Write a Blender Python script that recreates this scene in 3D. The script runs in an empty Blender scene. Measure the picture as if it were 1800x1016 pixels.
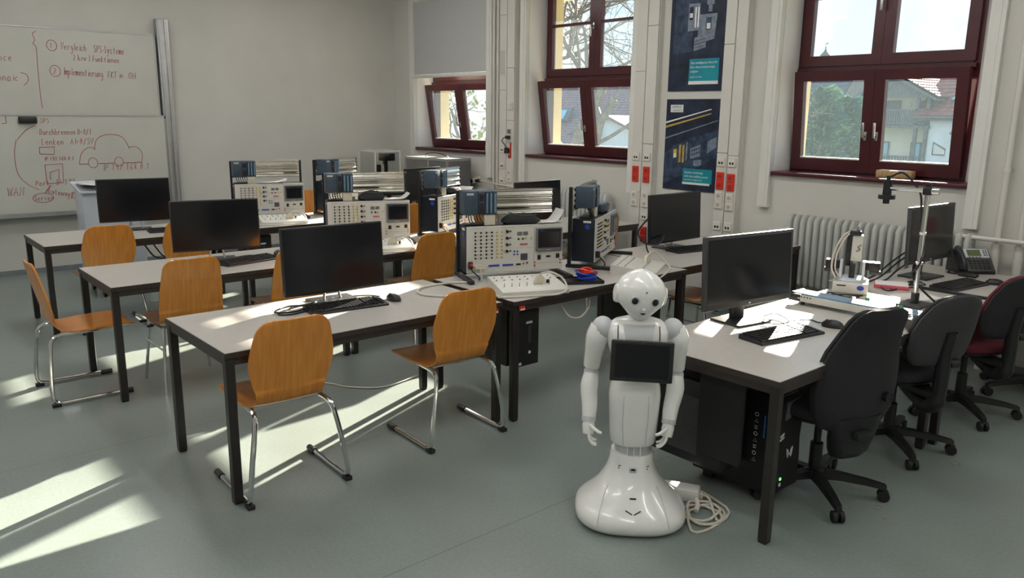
import bpy, bmesh, math, random
from mathutils import Vector, Matrix
random.seed(7)
scene = bpy.context.scene
COL = scene.collection
PI = math.pi
def R(a): return math.radians(a)

# ------------------------------------------------------------------ camera
cam = bpy.data.objects.new('camera', bpy.data.cameras.new('camera'))
COL.objects.link(cam)
_y, _p, _r = R(49.1661), R(12.4978), R(0.6722)
_F = Vector((-math.sin(_y)*math.cos(_p), math.cos(_y)*math.cos(_p), -math.sin(_p)))
_R0 = Vector((math.cos(_y), math.sin(_y), 0)); _U0 = _R0.cross(_F)
_R1 = _R0*math.cos(_r) + _U0*math.sin(_r); _U1 = -_R0*math.sin(_r) + _U0*math.cos(_r)
cam.matrix_world = Matrix(((_R1.x, _U1.x, -_F.x, 0), (_R1.y, _U1.y, -_F.y, 0), (_R1.z, _U1.z, -_F.z, 1.7774), (0, 0, 0, 1)))
cam.data.sensor_width = 36; cam.data.lens = 1389.32*36/1800
cam.data.clip_start = 0.05; cam.data.clip_end = 400
scene.camera = cam

# ------------------------------------------------------------------ sky, sun, exposure
world = bpy.data.worlds.new('sky'); scene.world = world; world.use_nodes = True
nt = world.node_tree; nt.nodes.clear()
def wn(t): return nt.nodes.new(t)
out = wn('ShaderNodeOutputWorld'); bg = wn('ShaderNodeBackground'); tc = wn('ShaderNodeTexCoord')
sep = wn('ShaderNodeSeparateXYZ'); ramp = wn('ShaderNodeValToRGB'); noi = wn('ShaderNodeTexNoise'); cr = wn('ShaderNodeValToRGB'); mx = wn('ShaderNodeMix')
nt.links.new(tc.outputs['Generated'], sep.inputs[0]); nt.links.new(sep.outputs['Z'], ramp.inputs[0])
ramp.color_ramp.elements[0].position = 0.0; ramp.color_ramp.elements[0].color = (.80, .93, 1.0, 1)
ramp.color_ramp.elements[1].position = .6; ramp.color_ramp.elements[1].color = (.42, .68, 1.0, 1)
nt.links.new(tc.outputs['Generated'], noi.inputs['Vector']); noi.inputs['Scale'].default_value = 5.5; noi.inputs['Detail'].default_value = 7; noi.inputs['Roughness'].default_value = .52
nt.links.new(noi.outputs[0], cr.inputs[0]); cr.color_ramp.elements[0].position = .46; cr.color_ramp.elements[0].color = (0, 0, 0, 1); cr.color_ramp.elements[1].position = .60
mx.data_type = 'RGBA'; nt.links.new(cr.outputs[0], mx.inputs[0]); nt.links.new(ramp.outputs[0], mx.inputs[6]); mx.inputs[7].default_value = (1, .98, .97, 1)
nt.links.new(mx.outputs[2], bg.inputs[0]); bg.inputs[1].default_value = 1.0
nt.links.new(bg.outputs[0], out.inputs[0])

SUN_AZ, SUN_EL = -67.2, 20.4            # direction the light travels, and its height
sl = bpy.data.lights.new('sun', 'SUN'); sl.energy = 33; sl.angle = R(.55); sl.color = (1.0, .83, .67)
sun = bpy.data.objects.new('sun', sl); COL.objects.link(sun)
sun.rotation_euler = Vector((-math.cos(R(SUN_AZ))*math.cos(R(SUN_EL)), -math.sin(R(SUN_AZ))*math.cos(R(SUN_EL)), math.sin(R(SUN_EL)))).to_track_quat('Z', 'Y').to_euler()
FILL_POWER = 16.5                        # luminance of the added fill lamps on the ceiling
vs = scene.view_settings
scene.display_settings.display_device = 'sRGB'
vs.view_transform = 'Standard'; vs.look = 'None'; vs.exposure = 0.33; vs.gamma = 1.0; vs.use_curve_mapping = False
scene.cycles.max_bounces = 8; scene.cycles.diffuse_bounces = 4; scene.cycles.glossy_bounces = 4; scene.cycles.transparent_max_bounces = 12
scene.cycles.sample_clamp_indirect = 6.0
scene.cycles.caustics_reflective = False; scene.cycles.caustics_refractive = False

# ------------------------------------------------------------------ materials
def lin(c):
    if isinstance(c, str):
        c = [int(c[i:i+2], 16)/255 for i in (0, 2, 4)]
        return tuple(x/12.92 if x <= .04045 else ((x+.055)/1.055)**2.4 for x in c)
    return tuple(c)
MATS = {}
def mat(name, col, rough=.5, metal=0.0, spec=.5, var=0.0, scale=20.0, stretch=None, bump=0.0, emit=None, coat=0.0, col2=None, detail=4.0):
    m = bpy.data.materials.new(name); m.use_nodes = True; MATS[name] = m
    t = m.node_tree; b = t.nodes['Principled BSDF']; c = lin(col)
    b.inputs['Base Color'].default_value = (*c, 1); b.inputs['Roughness'].default_value = rough; b.inputs['Metallic'].default_value = metal
    b.inputs['Specular IOR Level'].default_value = spec; b.inputs['Coat Weight'].default_value = coat
    if emit: b.inputs['Emission Color'].default_value = (*lin(emit[0]), 1); b.inputs['Emission Strength'].default_value = emit[1]
    if var or bump or col2:
        tcn = t.nodes.new('ShaderNodeTexCoord'); n = t.nodes.new('ShaderNodeTexNoise'); n.inputs['Scale'].default_value = scale; n.inputs['Detail'].default_value = detail
        src = tcn.outputs['Object']
        if stretch:
            mp = t.nodes.new('ShaderNodeMapping'); mp.inputs['Scale'].default_value = stretch; t.links.new(src, mp.inputs[0]); src = mp.outputs[0]
        t.links.new(src, n.inputs['Vector'])
        rp = t.nodes.new('ShaderNodeValToRGB'); c2 = lin(col2) if col2 else tuple(min(1, x*(1+var)) for x in c); c1 = c if col2 else tuple(x*(1-var) for x in c)
        rp.color_ramp.elements[0].position = .33; rp.color_ramp.elements[0].color = (*c1, 1); rp.color_ramp.elements[1].position = .67; rp.color_ramp.elements[1].color = (*c2, 1)
        t.links.new(n.outputs[0], rp.inputs[0]); t.links.new(rp.outputs[0], b.inputs['Base Color'])
        if bump:
            bp = t.nodes.new('ShaderNodeBump'); bp.inputs['Strength'].default_value = bump; bp.inputs['Distance'].default_value = .01
            t.links.new(n.outputs[0], bp.inputs['Height']); t.links.new(bp.outputs[0], b.inputs['Normal'])
    return m
mat('wall', (.615, .605, .56), .8, var=.03, scale=2, bump=.04)
mat('ceiling', (.84, .83, .80), .9, var=.02, scale=2)
mat('reveal', (.80, .81, .82), .75, var=.02, scale=3)
mat('facade', (.80, .70, .46), .85, var=.05, scale=6)
mat('duct', (.64, .625, .575), .45, var=.02, scale=4)
mat('rail_white', (.70, .70, .66), .5, var=.02, scale=5)
mat('skirting', (.20, .22, .24), .5, var=.1, scale=8)
mat('maroon', (.068, .011, .015), .30, var=.15, scale=9, spec=.5)
mat('laminate', (.49, .465, .43), .32, var=.03, scale=30)
mat('brown_edge', (.036, .026, .022), .38, var=.12, scale=20)
mat('brown_steel', (.020, .016, .015), .35, var=.1, scale=20)
mat('chrome', (.72, .72, .73), .12, 1.0, var=.04, scale=12)
mat('steel', (.55, .56, .57), .28, 1.0, var=.05, scale=20)
mat('aluminium', (.74, .72, .66), .20, 1.0, var=.05, scale=3, stretch=(.3, 1, 60))
mat('alu_matt', (.48, .49, .49), .42, .8, var=.05, scale=10)
mat('black_plastic', (.012, .012, .014), .38, var=.2, scale=40)
mat('black_matt', (.010, .010, .011), .6, var=.2, scale=60)
mat('bezel_grey', (.045, .046, .050), .4, var=.1, scale=30)
mat('screen', (.008, .009, .012), .16, spec=.5, var=.1, scale=2)
mat('key', (.016, .016, .018), .42, var=.1, scale=80)
mat('fabric', (.020, .021, .024), .85, var=.25, scale=240, bump=.25)
mat('fabric_grey', (.050, .050, .056), .85, var=.25, scale=240, bump=.25)
mat('fabric_red', (.115, .012, .022), .85, var=.25, scale=240, bump=.25)
mat('panel_white', (.62, .61, .56), .42, var=.02, scale=20)
mat('station_blue', (.012, .016, .024), .35, var=.15, scale=20)
mat('plc', (.045, .072, .105), .38, var=.1, scale=25)
mat('plc_light', (.16, .26, .36), .32, var=.08, scale=30)
mat('hmi_grey', (.14, .145, .15), .4, var=.08, scale=30)
mat('yellow', (.55, .40, .04), .4, var=.1, scale=50)
mat('red', (.62, .035, .018), .35, var=.06, scale=40)
mat('green', (.04, .32, .12), .4, var=.06, scale=40)
mat('blue', (.02, .06, .42), .4, var=.08, scale=60)
mat('sky_blue', (.02, .22, .62), .4, var=.05, scale=30)
mat('cream', (.66, .62, .48), .45, var=.04, scale=30)
mat('cable_white', (.62, .58, .50), .45, var=.04, scale=60)
mat('cable_black', (.010, .010, .011), .45, var=.1, scale=60)
mat('robot_white', (.84, .84, .82), .22, var=.01, scale=10, coat=.4)
mat('robot_grey', (.56, .58, .60), .35, var=.02, scale=12)
mat('robot_dark', (.07, .072, .075), .4, var=.1, scale=30)
mat('whiteboard', (.56, .56, .51), .22, var=.03, scale=3)
mat('marker_red', (.44, .15, .15), .5, var=.2, scale=30)
mat('paper', (.72, .71, .68), .6, var=.03, scale=10)
mat('white_lacquer', (.56, .60, .66), .35, var=.02, scale=10)
mat('radiator', (.47, .48, .45), .35, var=.03, scale=10)
mat('socket_white', (.70, .67, .60), .4, var=.02, scale=40)
mat('blind', (.46, .47, .46), .8, var=.04, scale=150, bump=.1)
mat('ply_edge', (.42, .22, .07), .5, var=.1, scale=60)
mat('poster_dark', (.008, .011, .022), .45, spec=.3, var=.7, scale=7, col2=(.022, .034, .07))
mat('poster_mid', (.014, .024, .05), .45, spec=.3, var=.5, scale=14, col2=(.05, .08, .14))
mat('poster_light', (.16, .20, .26), .3, var=.3, scale=22)
mat('poster_teal', (.0, .20, .30), .3, var=.05, scale=4, col2=(.0, .27, .33))
mat('poster_yellow', (.45, .33, .08), .3, var=.2, scale=20)
mat('pine_wood', (.46, .30, .14), .55, var=.15, scale=8, stretch=(12, 1, 1))
mat('rose', (.60, .10, .16), .4, var=.1, scale=30)
mat('lcd', (.10, .13, .05), .3, var=.1, scale=30)
mat('led_white', (.8, .8, .8), .4, var=.02, scale=30)
mat('sunhouse', (.74, .78, .82), .85, var=.04, scale=1.5)
mat('house_cream', (.74, .70, .58), .85, var=.04, scale=1.5)
mat('house_wood', (.13, .13, .15), .7, var=.25, scale=3, stretch=(4, 1, 1))
mat('roof_red', (.28, .10, .085), .75, var=.25, scale=3)
mat('roof_mauve', (.24, .15, .17), .75, var=.2, scale=3)
mat('roof_slate', (.095, .10, .13), .7, var=.2, scale=3)
mat('skylight', (.22, .50, .72), .12, var=.05, scale=2)
mat('bark', (.20, .17, .145), .85, var=.3, scale=5, bump=.3)
mat('needle', (.12, .27, .20), .7, var=.5, scale=1.2, col2=(.34, .48, .22))
mat('needle_dark', (.04, .14, .15), .7, var=.5, scale=1.2, col2=(.12, .28, .24))
mat('leaf_yellow', (.26, .30, .07), .7, var=.4, scale=4)
mat('ground', (.20, .22, .15), .95, var=.4, scale=.6, bump=.2)

# plywood with long grain
def wood(name, c1, c2, axis):
    m = mat(name, c1, .30, coat=.25); t = m.node_tree; b = t.nodes['Principled BSDF']
    tcn = t.nodes.new('ShaderNodeTexCoord'); mp = t.nodes.new('ShaderNodeMapping'); mp.inputs['Scale'].default_value = axis
    n = t.nodes.new('ShaderNodeTexNoise'); n.inputs['Scale'].default_value = 6; n.inputs['Detail'].default_value = 6; n.inputs['Distortion'].default_value = .6
    rp = t.nodes.new('ShaderNodeValToRGB'); rp.color_ramp.elements[0].position = .3; rp.color_ramp.elements[0].color = (*c1, 1); rp.color_ramp.elements[1].position = .72; rp.color_ramp.elements[1].color = (*c2, 1)
    t.links.new(tcn.outputs['Object'], mp.inputs[0]); t.links.new(mp.outputs[0], n.inputs['Vector']); t.links.new(n.outputs[0], rp.inputs[0]); t.links.new(rp.outputs[0], b.inputs['Base Color'])
wood('ply', (.58, .205, .026), (.73, .30, .050), (1.4, 9, .9))

# linoleum: fine speckle, soft clouding and welded sheet seams
m = mat('linoleum', (.25, .27, .245), .34, spec=.45); t = m.node_tree; b = t.nodes['Principled BSDF']
tcn = t.nodes.new('ShaderNodeTexCoord'); n1 = t.nodes.new('ShaderNodeTexNoise'); n1.inputs['Scale'].default_value = 60; n1.inputs['Detail'].default_value = 8; n1.inputs['Roughness'].default_value = .7
n2 = t.nodes.new('ShaderNodeTexNoise'); n2.inputs['Scale'].default_value = 1.3; n2.inputs['Detail'].default_value = 5
r1 = t.nodes.new('ShaderNodeValToRGB'); r1.color_ramp.elements[0].position = .3; r1.color_ramp.elements[0].color = (.200, .236, .222, 1); r1.color_ramp.elements[1].position = .7; r1.color_ramp.elements[1].color = (.256, .296, .280, 1)
mxx = t.nodes.new('ShaderNodeMix'); mxx.data_type = 'RGBA'; mxx.blend_type = 'MULTIPLY'; mxx.inputs[0].default_value = 1
r2 = t.nodes.new('ShaderNodeValToRGB'); r2.color_ramp.elements[0].position = .3; r2.color_ramp.elements[0].color = (.86, .86, .84, 1); r2.color_ramp.elements[1].position = .7; r2.color_ramp.elements[1].color = (1.04, 1.05, 1.05, 1)
sx = t.nodes.new('ShaderNodeSeparateXYZ'); md = t.nodes.new('ShaderNodeMath'); md.operation = 'PINGPONG'; md.inputs[1].default_value = 1.0; gt = t.nodes.new('ShaderNodeMath'); gt.operation = 'GREATER_THAN'; gt.inputs[1].default_value = .0022
ad = t.nodes.new('ShaderNodeMath'); ad.inputs[1].default_value = 20.42
t.links.new(tcn.outputs['Object'], n1.inputs['Vector']); t.links.new(tcn.outputs['Object'], n2.inputs['Vector']); t.links.new(n1.outputs[0], r1.inputs[0]); t.links.new(n2.outputs[0], r2.inputs[0])
t.links.new(r1.outputs[0], mxx.inputs[6]); t.links.new(r2.outputs[0], mxx.inputs[7])
t.links.new(tcn.outputs['Object'], sx.inputs[0]); t.links.new(sx.outputs['X'], ad.inputs[0]); t.links.new(ad.outputs[0], md.inputs[0]); t.links.new(md.outputs[0], gt.inputs[0])
mx3 = t.nodes.new('ShaderNodeMix'); mx3.data_type = 'RGBA'; mx3.inputs[6].default_value = (.13, .14, .13, 1)
t.links.new(gt.outputs[0], mx3.inputs[0]); t.links.new(mxx.outputs[2], mx3.inputs[7]); t.links.new(mx3.outputs[2], b.inputs['Base Color'])
rr = t.nodes.new('ShaderNodeMapRange'); rr.inputs[3].default_value = .22; rr.inputs[4].default_value = .40; t.links.new(n2.outputs[0], rr.inputs[0]); t.links.new(rr.outputs[0], b.inputs['Roughness'])

# clear panes: light passes, a little mirror reflection stays
def clear(name, tint, refl, haze=0.0):
    m = bpy.data.materials.new(name); m.use_nodes = True; MATS[name] = m; t = m.node_tree; t.nodes.clear()
    o = t.nodes.new('ShaderNodeOutputMaterial'); tr = t.nodes.new('ShaderNodeBsdfTransparent'); tr.inputs[0].default_value = (*tint, 1); gl = t.nodes.new('ShaderNodeBsdfGlossy'); gl.inputs['Roughness'].default_value = .02
    lw = t.nodes.new('ShaderNodeLayerWeight'); lw.inputs[0].default_value = .5; pw = t.nodes.new('ShaderNodeMath'); pw.operation = 'POWER'; pw.inputs[1].default_value = 4.0
    ml = t.nodes.new('ShaderNodeMath'); ml.operation = 'MULTIPLY_ADD'; ml.inputs[1].default_value = refl; ml.inputs[2].default_value = .025; mi = t.nodes.new('ShaderNodeMixShader')
    du = t.nodes.new('ShaderNodeBsdfTranslucent'); du.inputs[0].default_value = (.60, .85, 1.0, 1); m2 = t.nodes.new('ShaderNodeMixShader'); m2.inputs[0].default_value = haze  # translucent mix paints a pale glare veil onto the pane
    t.links.new(tr.outputs[0], m2.inputs[1]); t.links.new(du.outputs[0], m2.inputs[2])
    t.links.new(lw.outputs['Facing'], pw.inputs[0]); t.links.new(pw.outputs[0], ml.inputs[0]); t.links.new(ml.outputs[0], mi.inputs[0]); t.links.new(m2.outputs[0], mi.inputs[1]); t.links.new(gl.outputs[0], mi.inputs[2]); t.links.new(mi.outputs[0], o.inputs[0])
clear('glass', (.93, .97, .98), .8, .012)      # bluish haze in the glass imitates glare over the view outside
clear('acrylic', (.94, .95, .94), .8)
mat('fill_light', (.9, .9, .9), .5, emit=((1.0, .975, .95), FILL_POWER), var=.01, scale=4)  # glow of the added ceiling fill lamps

# ------------------------------------------------------------------ mesh helpers
class MB:
    def __init__(s): s.v = []; s.f = []
    def add(s, vs, fs):
        o = len(s.v); s.v += [tuple(v) for v in vs]; s.f += [tuple(i+o for i in f) for f in fs]; return s
    def bb(s, x0, x1, y0, y1, z0, z1):
        return s.add([(x0, y0, z0), (x1, y0, z0), (x1, y1, z0), (x0, y1, z0), (x0, y0, z1), (x1, y0, z1), (x1, y1, z1), (x0, y1, z1)],
                     [(0, 3, 2, 1), (4, 5, 6, 7), (0, 1, 5, 4), (1, 2, 6, 5), (2, 3, 7, 6), (3, 0, 4, 7)])
    def box(s, c, d, M=None):
        t = MB().bb(c[0]-d[0]/2, c[0]+d[0]/2, c[1]-d[1]/2, c[1]+d[1]/2, c[2]-d[2]/2, c[2]+d[2]/2)
        return s.add([M @ Vector(v) for v in t.v] if M else t.v, t.f)
    def rbox(s, c, d, r=.005, seg=2, M=None):
        bm = bmesh.new(); bmesh.ops.create_cube(bm, size=1)
        for v in bm.verts: v.co = Vector((v.co.x*d[0], v.co.y*d[1], v.co.z*d[2]))
        bmesh.ops.bevel(bm, geom=bm.edges[:], offset=min(r, min(d)*.49), segments=seg, affect='EDGES', profile=.5)
        bm.verts.index_update(); vs = []
        for v in bm.verts:
            p = v.co + Vector(c); vs.append(tuple(M @ p) if M else tuple(p))
        fs = [[v.index for v in f.verts] for f in bm.faces]; bm.free(); return s.add(vs, fs)
    def rings(s, rings, cap=True, closed=True):
        n = len(rings[0]); o = len(s.v)
        for r in rings: s.v += [tuple(p) for p in r]
        for i in range(len(rings)-1):
            for j in range(n if closed else n-1):
                k = (j+1) % n; s.f.append((o+i*n+j, o+i*n+k, o+(i+1)*n+k, o+(i+1)*n+j))
        if cap: s.f.append(tuple(o+j for j in reversed(range(n)))); s.f.append(tuple(o+(len(rings)-1)*n+j for j in range(n)))
        return s
    def cyl(s, p0, p1, r0, r1=None, n=12):
        return s.tube([p0, p1], r0, n, radii=[r0, r0 if r1 is None else r1])
    def tube(s, pts, r, n=8, radii=None, closed=False):
        P = [Vector(p) for p in pts]; rs = []; up = None
        for i, p in enumerate(P):
            a = P[i-1] if i else (P[-1] if closed else p); b = P[(i+1) % len(P)] if (i < len(P)-1 or closed) else p
            d = (b-a)
            if d.length < 1e-9: d = Vector((0, 0, 1))
            d.normalize()
            if up is None:
                up = Vector((0, 0, 1)) if abs(d.z) < .9 else Vector((1, 0, 0))
            u = up - d*up.dot(d)
            if u.length < 1e-4: u = d.orthogonal()
            u.normalize(); w = d.cross(u); up = u
            q = radii[i] if radii else r
            rs.append([p + u*math.cos(2*PI*k/n)*q + w*math.sin(2*PI*k/n)*q for k in range(n)])
        if closed: rs.append(rs[0]); return s.rings(rs, cap=False)
        return s.rings(rs)
    def lathe(s, prof, n=24, c=(0, 0, 0)):
        return s.rings([[(c[0]+r*math.cos(2*PI*k/n), c[1]+r*math.sin(2*PI*k/n), c[2]+z) for k in range(n)] for r, z in prof])
    def sphere(s, c, r, n=12, m=8):
        rx, ry, rz = r if isinstance(r, tuple) else (r, r, r)
        return s.rings([[(c[0]+rx*math.sin(PI*i/m)*math.cos(2*PI*k/n), c[1]+ry*math.sin(PI*i/m)*math.sin(2*PI*k/n), c[2]-rz*math.cos(PI*i/m)) for k in range(n)] for i in [.15]+list(range(1, m))+[m-.15]])
    def prism(s, poly, a, b, ax='x'):
        """extrude a 2D outline between a and b along an axis"""
        def P(q, t): return (t, q[0], q[1]) if ax == 'x' else (q[0], t, q[1]) if ax == 'y' else (q[0], q[1], t)
        return s.rings([[P(q, a) for q in poly], [P(q, b) for q in poly]])
    def mesh(s, name, sharp=35):
        me = bpy.data.meshes.new(name); me.from_pydata(s.v, [], s.f); bm = bmesh.new(); bm.from_mesh(me)
        bmesh.ops.recalc_face_normals(bm, faces=bm.faces)
        for f in bm.faces: f.smooth = True
        ca = R(sharp)
        for e in bm.edges: e.smooth = len(e.link_faces) == 2 and e.calc_face_angle(9) < ca
        bm.to_mesh(me); bm.free(); return me
    def build(s, name, m, parent=None, stuff=False, label=None, sharp=35):
        return obj(name, s.mesh(name, sharp), m, parent, stuff, label)
def obj(name, me, m, parent=None, stuff=False, label=None):
    o = bpy.data.objects.new(name, me); COL.objects.link(o)
    if m and not me.materials: me.materials.append(MATS[m])
    if parent: o.parent = parent
    if stuff: o['kind'] = 'stuff'
    if label: o['label'] = label
    return o
def thing(name, label, cat, loc=(0, 0, 0), rz=0.0, group=None):
    o = bpy.data.objects.new(name, None); COL.objects.link(o); o.empty_display_size = .05
    o.location = loc; o.rotation_euler = (0, 0, R(rz)); return tag(o, label, cat, group)
def tag(o, label, cat, group=None):
    o['label'] = label; o['category'] = cat
    if group: o['group'] = group
    return o
def struct(o): o['kind'] = 'structure'; return o
def snew(name, loc=(0, 0, 0)):
    o = bpy.data.objects.new(name, None); COL.objects.link(o); o.location = loc; return struct(o)
def dup(root, loc, rz, label, group=None):
    r = root.copy(); COL.objects.link(r); r.location = loc; r.rotation_euler = (0, 0, R(rz)); r['label'] = label
    if group: r['group'] = group
    for ch in list(root.children):
        c = ch.copy(); COL.objects.link(c); c.parent = r
        for g in list(ch.children):
            d = g.copy(); COL.objects.link(d); d.parent = c
    return r
class Kind:
    """first placement moves the original, later ones copy it"""
    def __init__(s, make): s.make = make; s.root = None
    def put(s, loc, rz, label, group=None):
        if s.root is None:
            s.root = s.make(); s.root.location = loc; s.root.rotation_euler = (0, 0, R(rz)); s.root['label'] = label
            if group: s.root['group'] = group
            return s.root
        return dup(s.root, loc, rz, label, group)
def text_mesh(txt, size, align='LEFT', extrude=0.0005):
    c = bpy.data.curves.new('lettering', 'FONT'); c.body = txt; c.size = size; c.align_x = align; c.extrude = extrude; c.resolution_u = 2
    o = bpy.data.objects.new('lettering', c); COL.objects.link(o)
    bpy.context.view_layer.update()
    me = bpy.data.meshes.new_from_object(o.evaluated_get(bpy.context.evaluated_depsgraph_get()))
    bpy.data.objects.remove(o); bpy.data.curves.remove(c); me.name = 'lettering'; me.materials.clear(); return me
def lettering(txt, size, m, parent, M, align='LEFT'):
    o = obj('lettering', text_mesh(txt, size, align), m, parent); o.matrix_local = M; return o
# text that faces local -Y (front of desk-top things) and text that faces -Y on the window wall
def faceY(x, y, z): return Matrix.Translation((x, y, z)) @ Matrix.Rotation(PI/2, 4, 'X')
def smoothpath(pts, n=6, closed=False):
    P = [Vector(p) for p in pts]; o = []
    N = len(P)
    for i in range(N if closed else N-1):
        if closed: a, b, c, d = P[i-1], P[i], P[(i+1) % N], P[(i+2) % N]
        else: a, b, c, d = P[max(i-1, 0)], P[i], P[i+1], P[min(i+2, N-1)]
        for k in range(n):
            t = k/n
            o.append(.5*((2*b)+(c-a)*t+(2*a-5*b+4*c-d)*t*t+(3*b-a-3*c+d)*t**3))
    if not closed: o.append(P[-1])
    return o
# ================================================================== the room
XL, XR, YB, YW, ZC = -9.90, 5.4, -2.4, 6.28, 3.55
struct(MB().bb(XL-.2, XR+.2, YB-.2, 6.85, -.2, 0).build('floor', 'linoleum'))
struct(MB().bb(XL-.2, XR+.2, YB-.2, 6.85, ZC, ZC+.2).build('ceiling', 'ceiling'))
struct(MB().bb(XL-.2, XL, YB-.2, 6.85, 0, ZC).build('wall_left', 'wall'))
struct(MB().bb(XR, XR+.2, YB-.2, 6.85, 0, ZC).build('wall_right', 'wall'))
struct(MB().bb(XL, XR, YB-.2, YB, 0, ZC).build('wall_front', 'wall'))
WIN = [(-9.31, -7.74), (-7.02, -5.43), (-3.80, -2.20), (-.65, .95), (2.2, 3.8)]  # last two openings are added out of view for more fill light
ZS, ZL = 1.29, 3.28
w_in, w_out, w_rev = MB(), MB(), MB()
xs = [XL] + [q for w in WIN for q in w] + [XR]
for i in range(0, len(xs), 2):
    w_in.bb(xs[i], xs[i+1], YW, 6.63, 0, ZC)
    w_out.bb(xs[i]+(.03 if i else 0), xs[i+1]-(.03 if i+2 < len(xs) else 0), 6.63, 6.85, 0, ZC)
for a, b in WIN:
    w_in.bb(a, b, YW, 6.63, 0, ZS); w_in.bb(a, b, YW, 6.63, ZL, ZC)
    w_out.bb(a-.03, b+.03, 6.63, 6.85, 0, ZS+.03); w_out.bb(a-.03, b+.03, 6.63, 6.85, ZL-.04, ZC)
    for x0, x1 in ((a-.001, a+.003), (b-.003, b+.001)): w_rev.bb(x0, x1, YW+.005, 6.60, ZS, ZL)
wb = struct(w_in.build('wall_back', 'wall'))
w_in2 = MB().prism([(-2.205, YW+.01), (-2.205, 6.63), (-2.335, 6.63), (-2.335, 6.56)], ZS, ZL, 'z').build('splayed_reveal', 'reveal', wb)
w_out.build('facade', 'facade', wb, label='cream outer face of the window wall')
w_rev.build('plastered_reveal', 'reveal', wb, label='white plastered window reveals')
struct(MB().bb(XL-.3, XR+.3, 6.85, 7.52, 3.20, 3.42).build('trim_eave', 'facade'))  # unseen overhang added to cut the sun off the desk end
struct(MB().bb(XL, XL+.015, YB, YW, 0, .055).build('baseboard_left', 'skirting'))
struct(MB().bb(XL, XR, YW-.015, YW, 0, .055).build('baseboard_back', 'skirting'))

def bars(x0, x1, z0, z1, y0, y1, w, wb=None, wt=None):
    m = MB(); wb = wb or w; wt = wt or w
    m.bb(x0, x0+w, y0, y1, z0, z1).bb(x1-w, x1, y0, y1, z0, z1).bb(x0+w, x1-w, y0, y1, z0, z0+wb).bb(x0+w, x1-w, y0, y1, z1-wt, z1); return m
def handle_mb(x, y, z, flip=1):
    m = MB().rbox((x, y-.006, z), (.028, .012, .07), .004); m.cyl((x, y, z), (x, y-.045, z), .009, n=8)
    m.rbox((x, y-.05, z+.05*flip), (.02, .016, .125), .006); return m
def make_window(n, a, b, muntin=True, tilt=9.0, wr=None):
    w = snew('window_%d' % n); bn = b; b = wr or b
    mid = (a+b)/2
    f = bars(a+.002, b-.002, 1.30, ZL, 6.56, 6.64, .05)
    f.bb(a+.05, b-.05, 6.545, 6.64, 2.125, 2.215).bb(a+.02, b-.02, 6.515, 6.56, 2.155, 2.185); f.build('frame', 'maroon', w)
    s = MB().rbox(((a+bn)/2, 6.415, 1.30), (bn-a-.004, .35, .035), .008).build('sill', 'maroon', w)
    for k, (x0, x1) in enumerate(((a+.035, mid-.001), (mid+.001, b-.035))):
        u = bars(x0, x1, 2.20, ZL-.02, 6.53, 6.585, .085)
        if muntin: u.bb(x0+.085, x1-.085, 6.54, 6.575, 2.745, 2.775)
        us = u.build('sash', 'maroon', w)
        MB().bb(x0+.08, x1-.08, 6.556, 6.562, 2.28, ZL-.1).build('pane', 'glass', us)
        if k == 0: handle_mb(mid-.02, 6.53, 2.72, -1).build('handle', 'steel', us)
        # lower sash, hung at its foot and tipped into the room
        l = bars(0, x1-x0, 0, .825, -.028, .028, .085, .10, .08); ls = l.build('sash', 'maroon', w)
        MB().bb(.08, x1-x0-.08, -.003, .003, .09, .75).build('pane', 'glass', ls)
        MB().bb(.085, x1-x0-.085, -.031, -.02, .10, .112).build('glazing_bead', 'rail_white', ls)
        if k == 0: handle_mb(x1-x0-.045, -.028, .30).build('handle', 'steel', ls)
        elif n >= 3: handle_mb(.045, -.028, .30).build('handle', 'steel', ls)
        ls.location = (x0, 6.545, 1.335); ls.rotation_euler = (R(tilt), 0, 0)
    return w
make_window(1, *WIN[0]); make_window(2, *WIN[1]); make_window(3, *WIN[2], tilt=4.5, wr=-2.33); make_window(4, *WIN[3], tilt=0); make_window(5, *WIN[4], tilt=0)  # the last two are added, unseen windows that brighten the near side

# blind guide rails either side of each niche
for i, (a, b) in enumerate(WIN):
    t = snew('trim_%d' % (i+1))
    for x0, x1 in ((a-.10, a-.001), (b+.001, b+.10)):
        MB().bb(x0, x1, YW-.05, YW, 1.0, ZL).bb(x0+.03, x1-.03, YW-.054, YW-.05, 1.0, ZL).build('guide_rail', 'rail_white', t)
bl = thing('roller_blind', 'grey roller blind pulled half down over the farthest window', 'blind', (-8.525, 6.25, 2.235))
MB().bb(-.78, .78, -.004, .004, .045, 1.03).build('fabric', 'blind', bl)
MB().rbox((0, 0, .02), (1.565, .026, .045), .006).build('bottom_bar', 'rail_white', bl)
MB().cyl((-.77, 0, 1.0), (.77, 0, 1.0), .03, n=14).build('roller', 'rail_white', bl)

# cable ducts with snap-on covers
def duct(n, x0, x1, joints):
    t = snew('trim_%d' % n); xm = (x0+x1)/2
    MB().bb(x0, x1, YW-.055, YW, .08, ZL).build('duct_body', 'duct', t)
    for j, (p, q) in enumerate(((x0+.006, xm-.004), (xm+.004, x1-.006))):
        zz = [.08] + joints[j] + [ZL]
        for c0, c1 in zip(zz, zz[1:]): MB().rbox(((p+q)/2, YW-.064, (c0+c1)/2), (q-p, .02, c1-c0-.004), .003, 1).build('duct_cover', 'duct', t)
duct(6, -5.36, -5.08, ([1.02, 2.2], [1.5, 2.62])); duct(7, -4.34, -4.10, ([1.45, 2.4], [1.43, 2.9])); duct(8, -7.46, -7.18, ([2.05, 2.9], [1.7, 2.3]))
gr = thing('vent_grille', 'small perforated grille on the duct beside the blind', 'grille', (-7.40, YW-.075, 2.22))
MB().rbox((0, 0, .14), (.10, .006, .30), .002, 1).build('plate', 'duct', gr)
g = MB()
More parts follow.
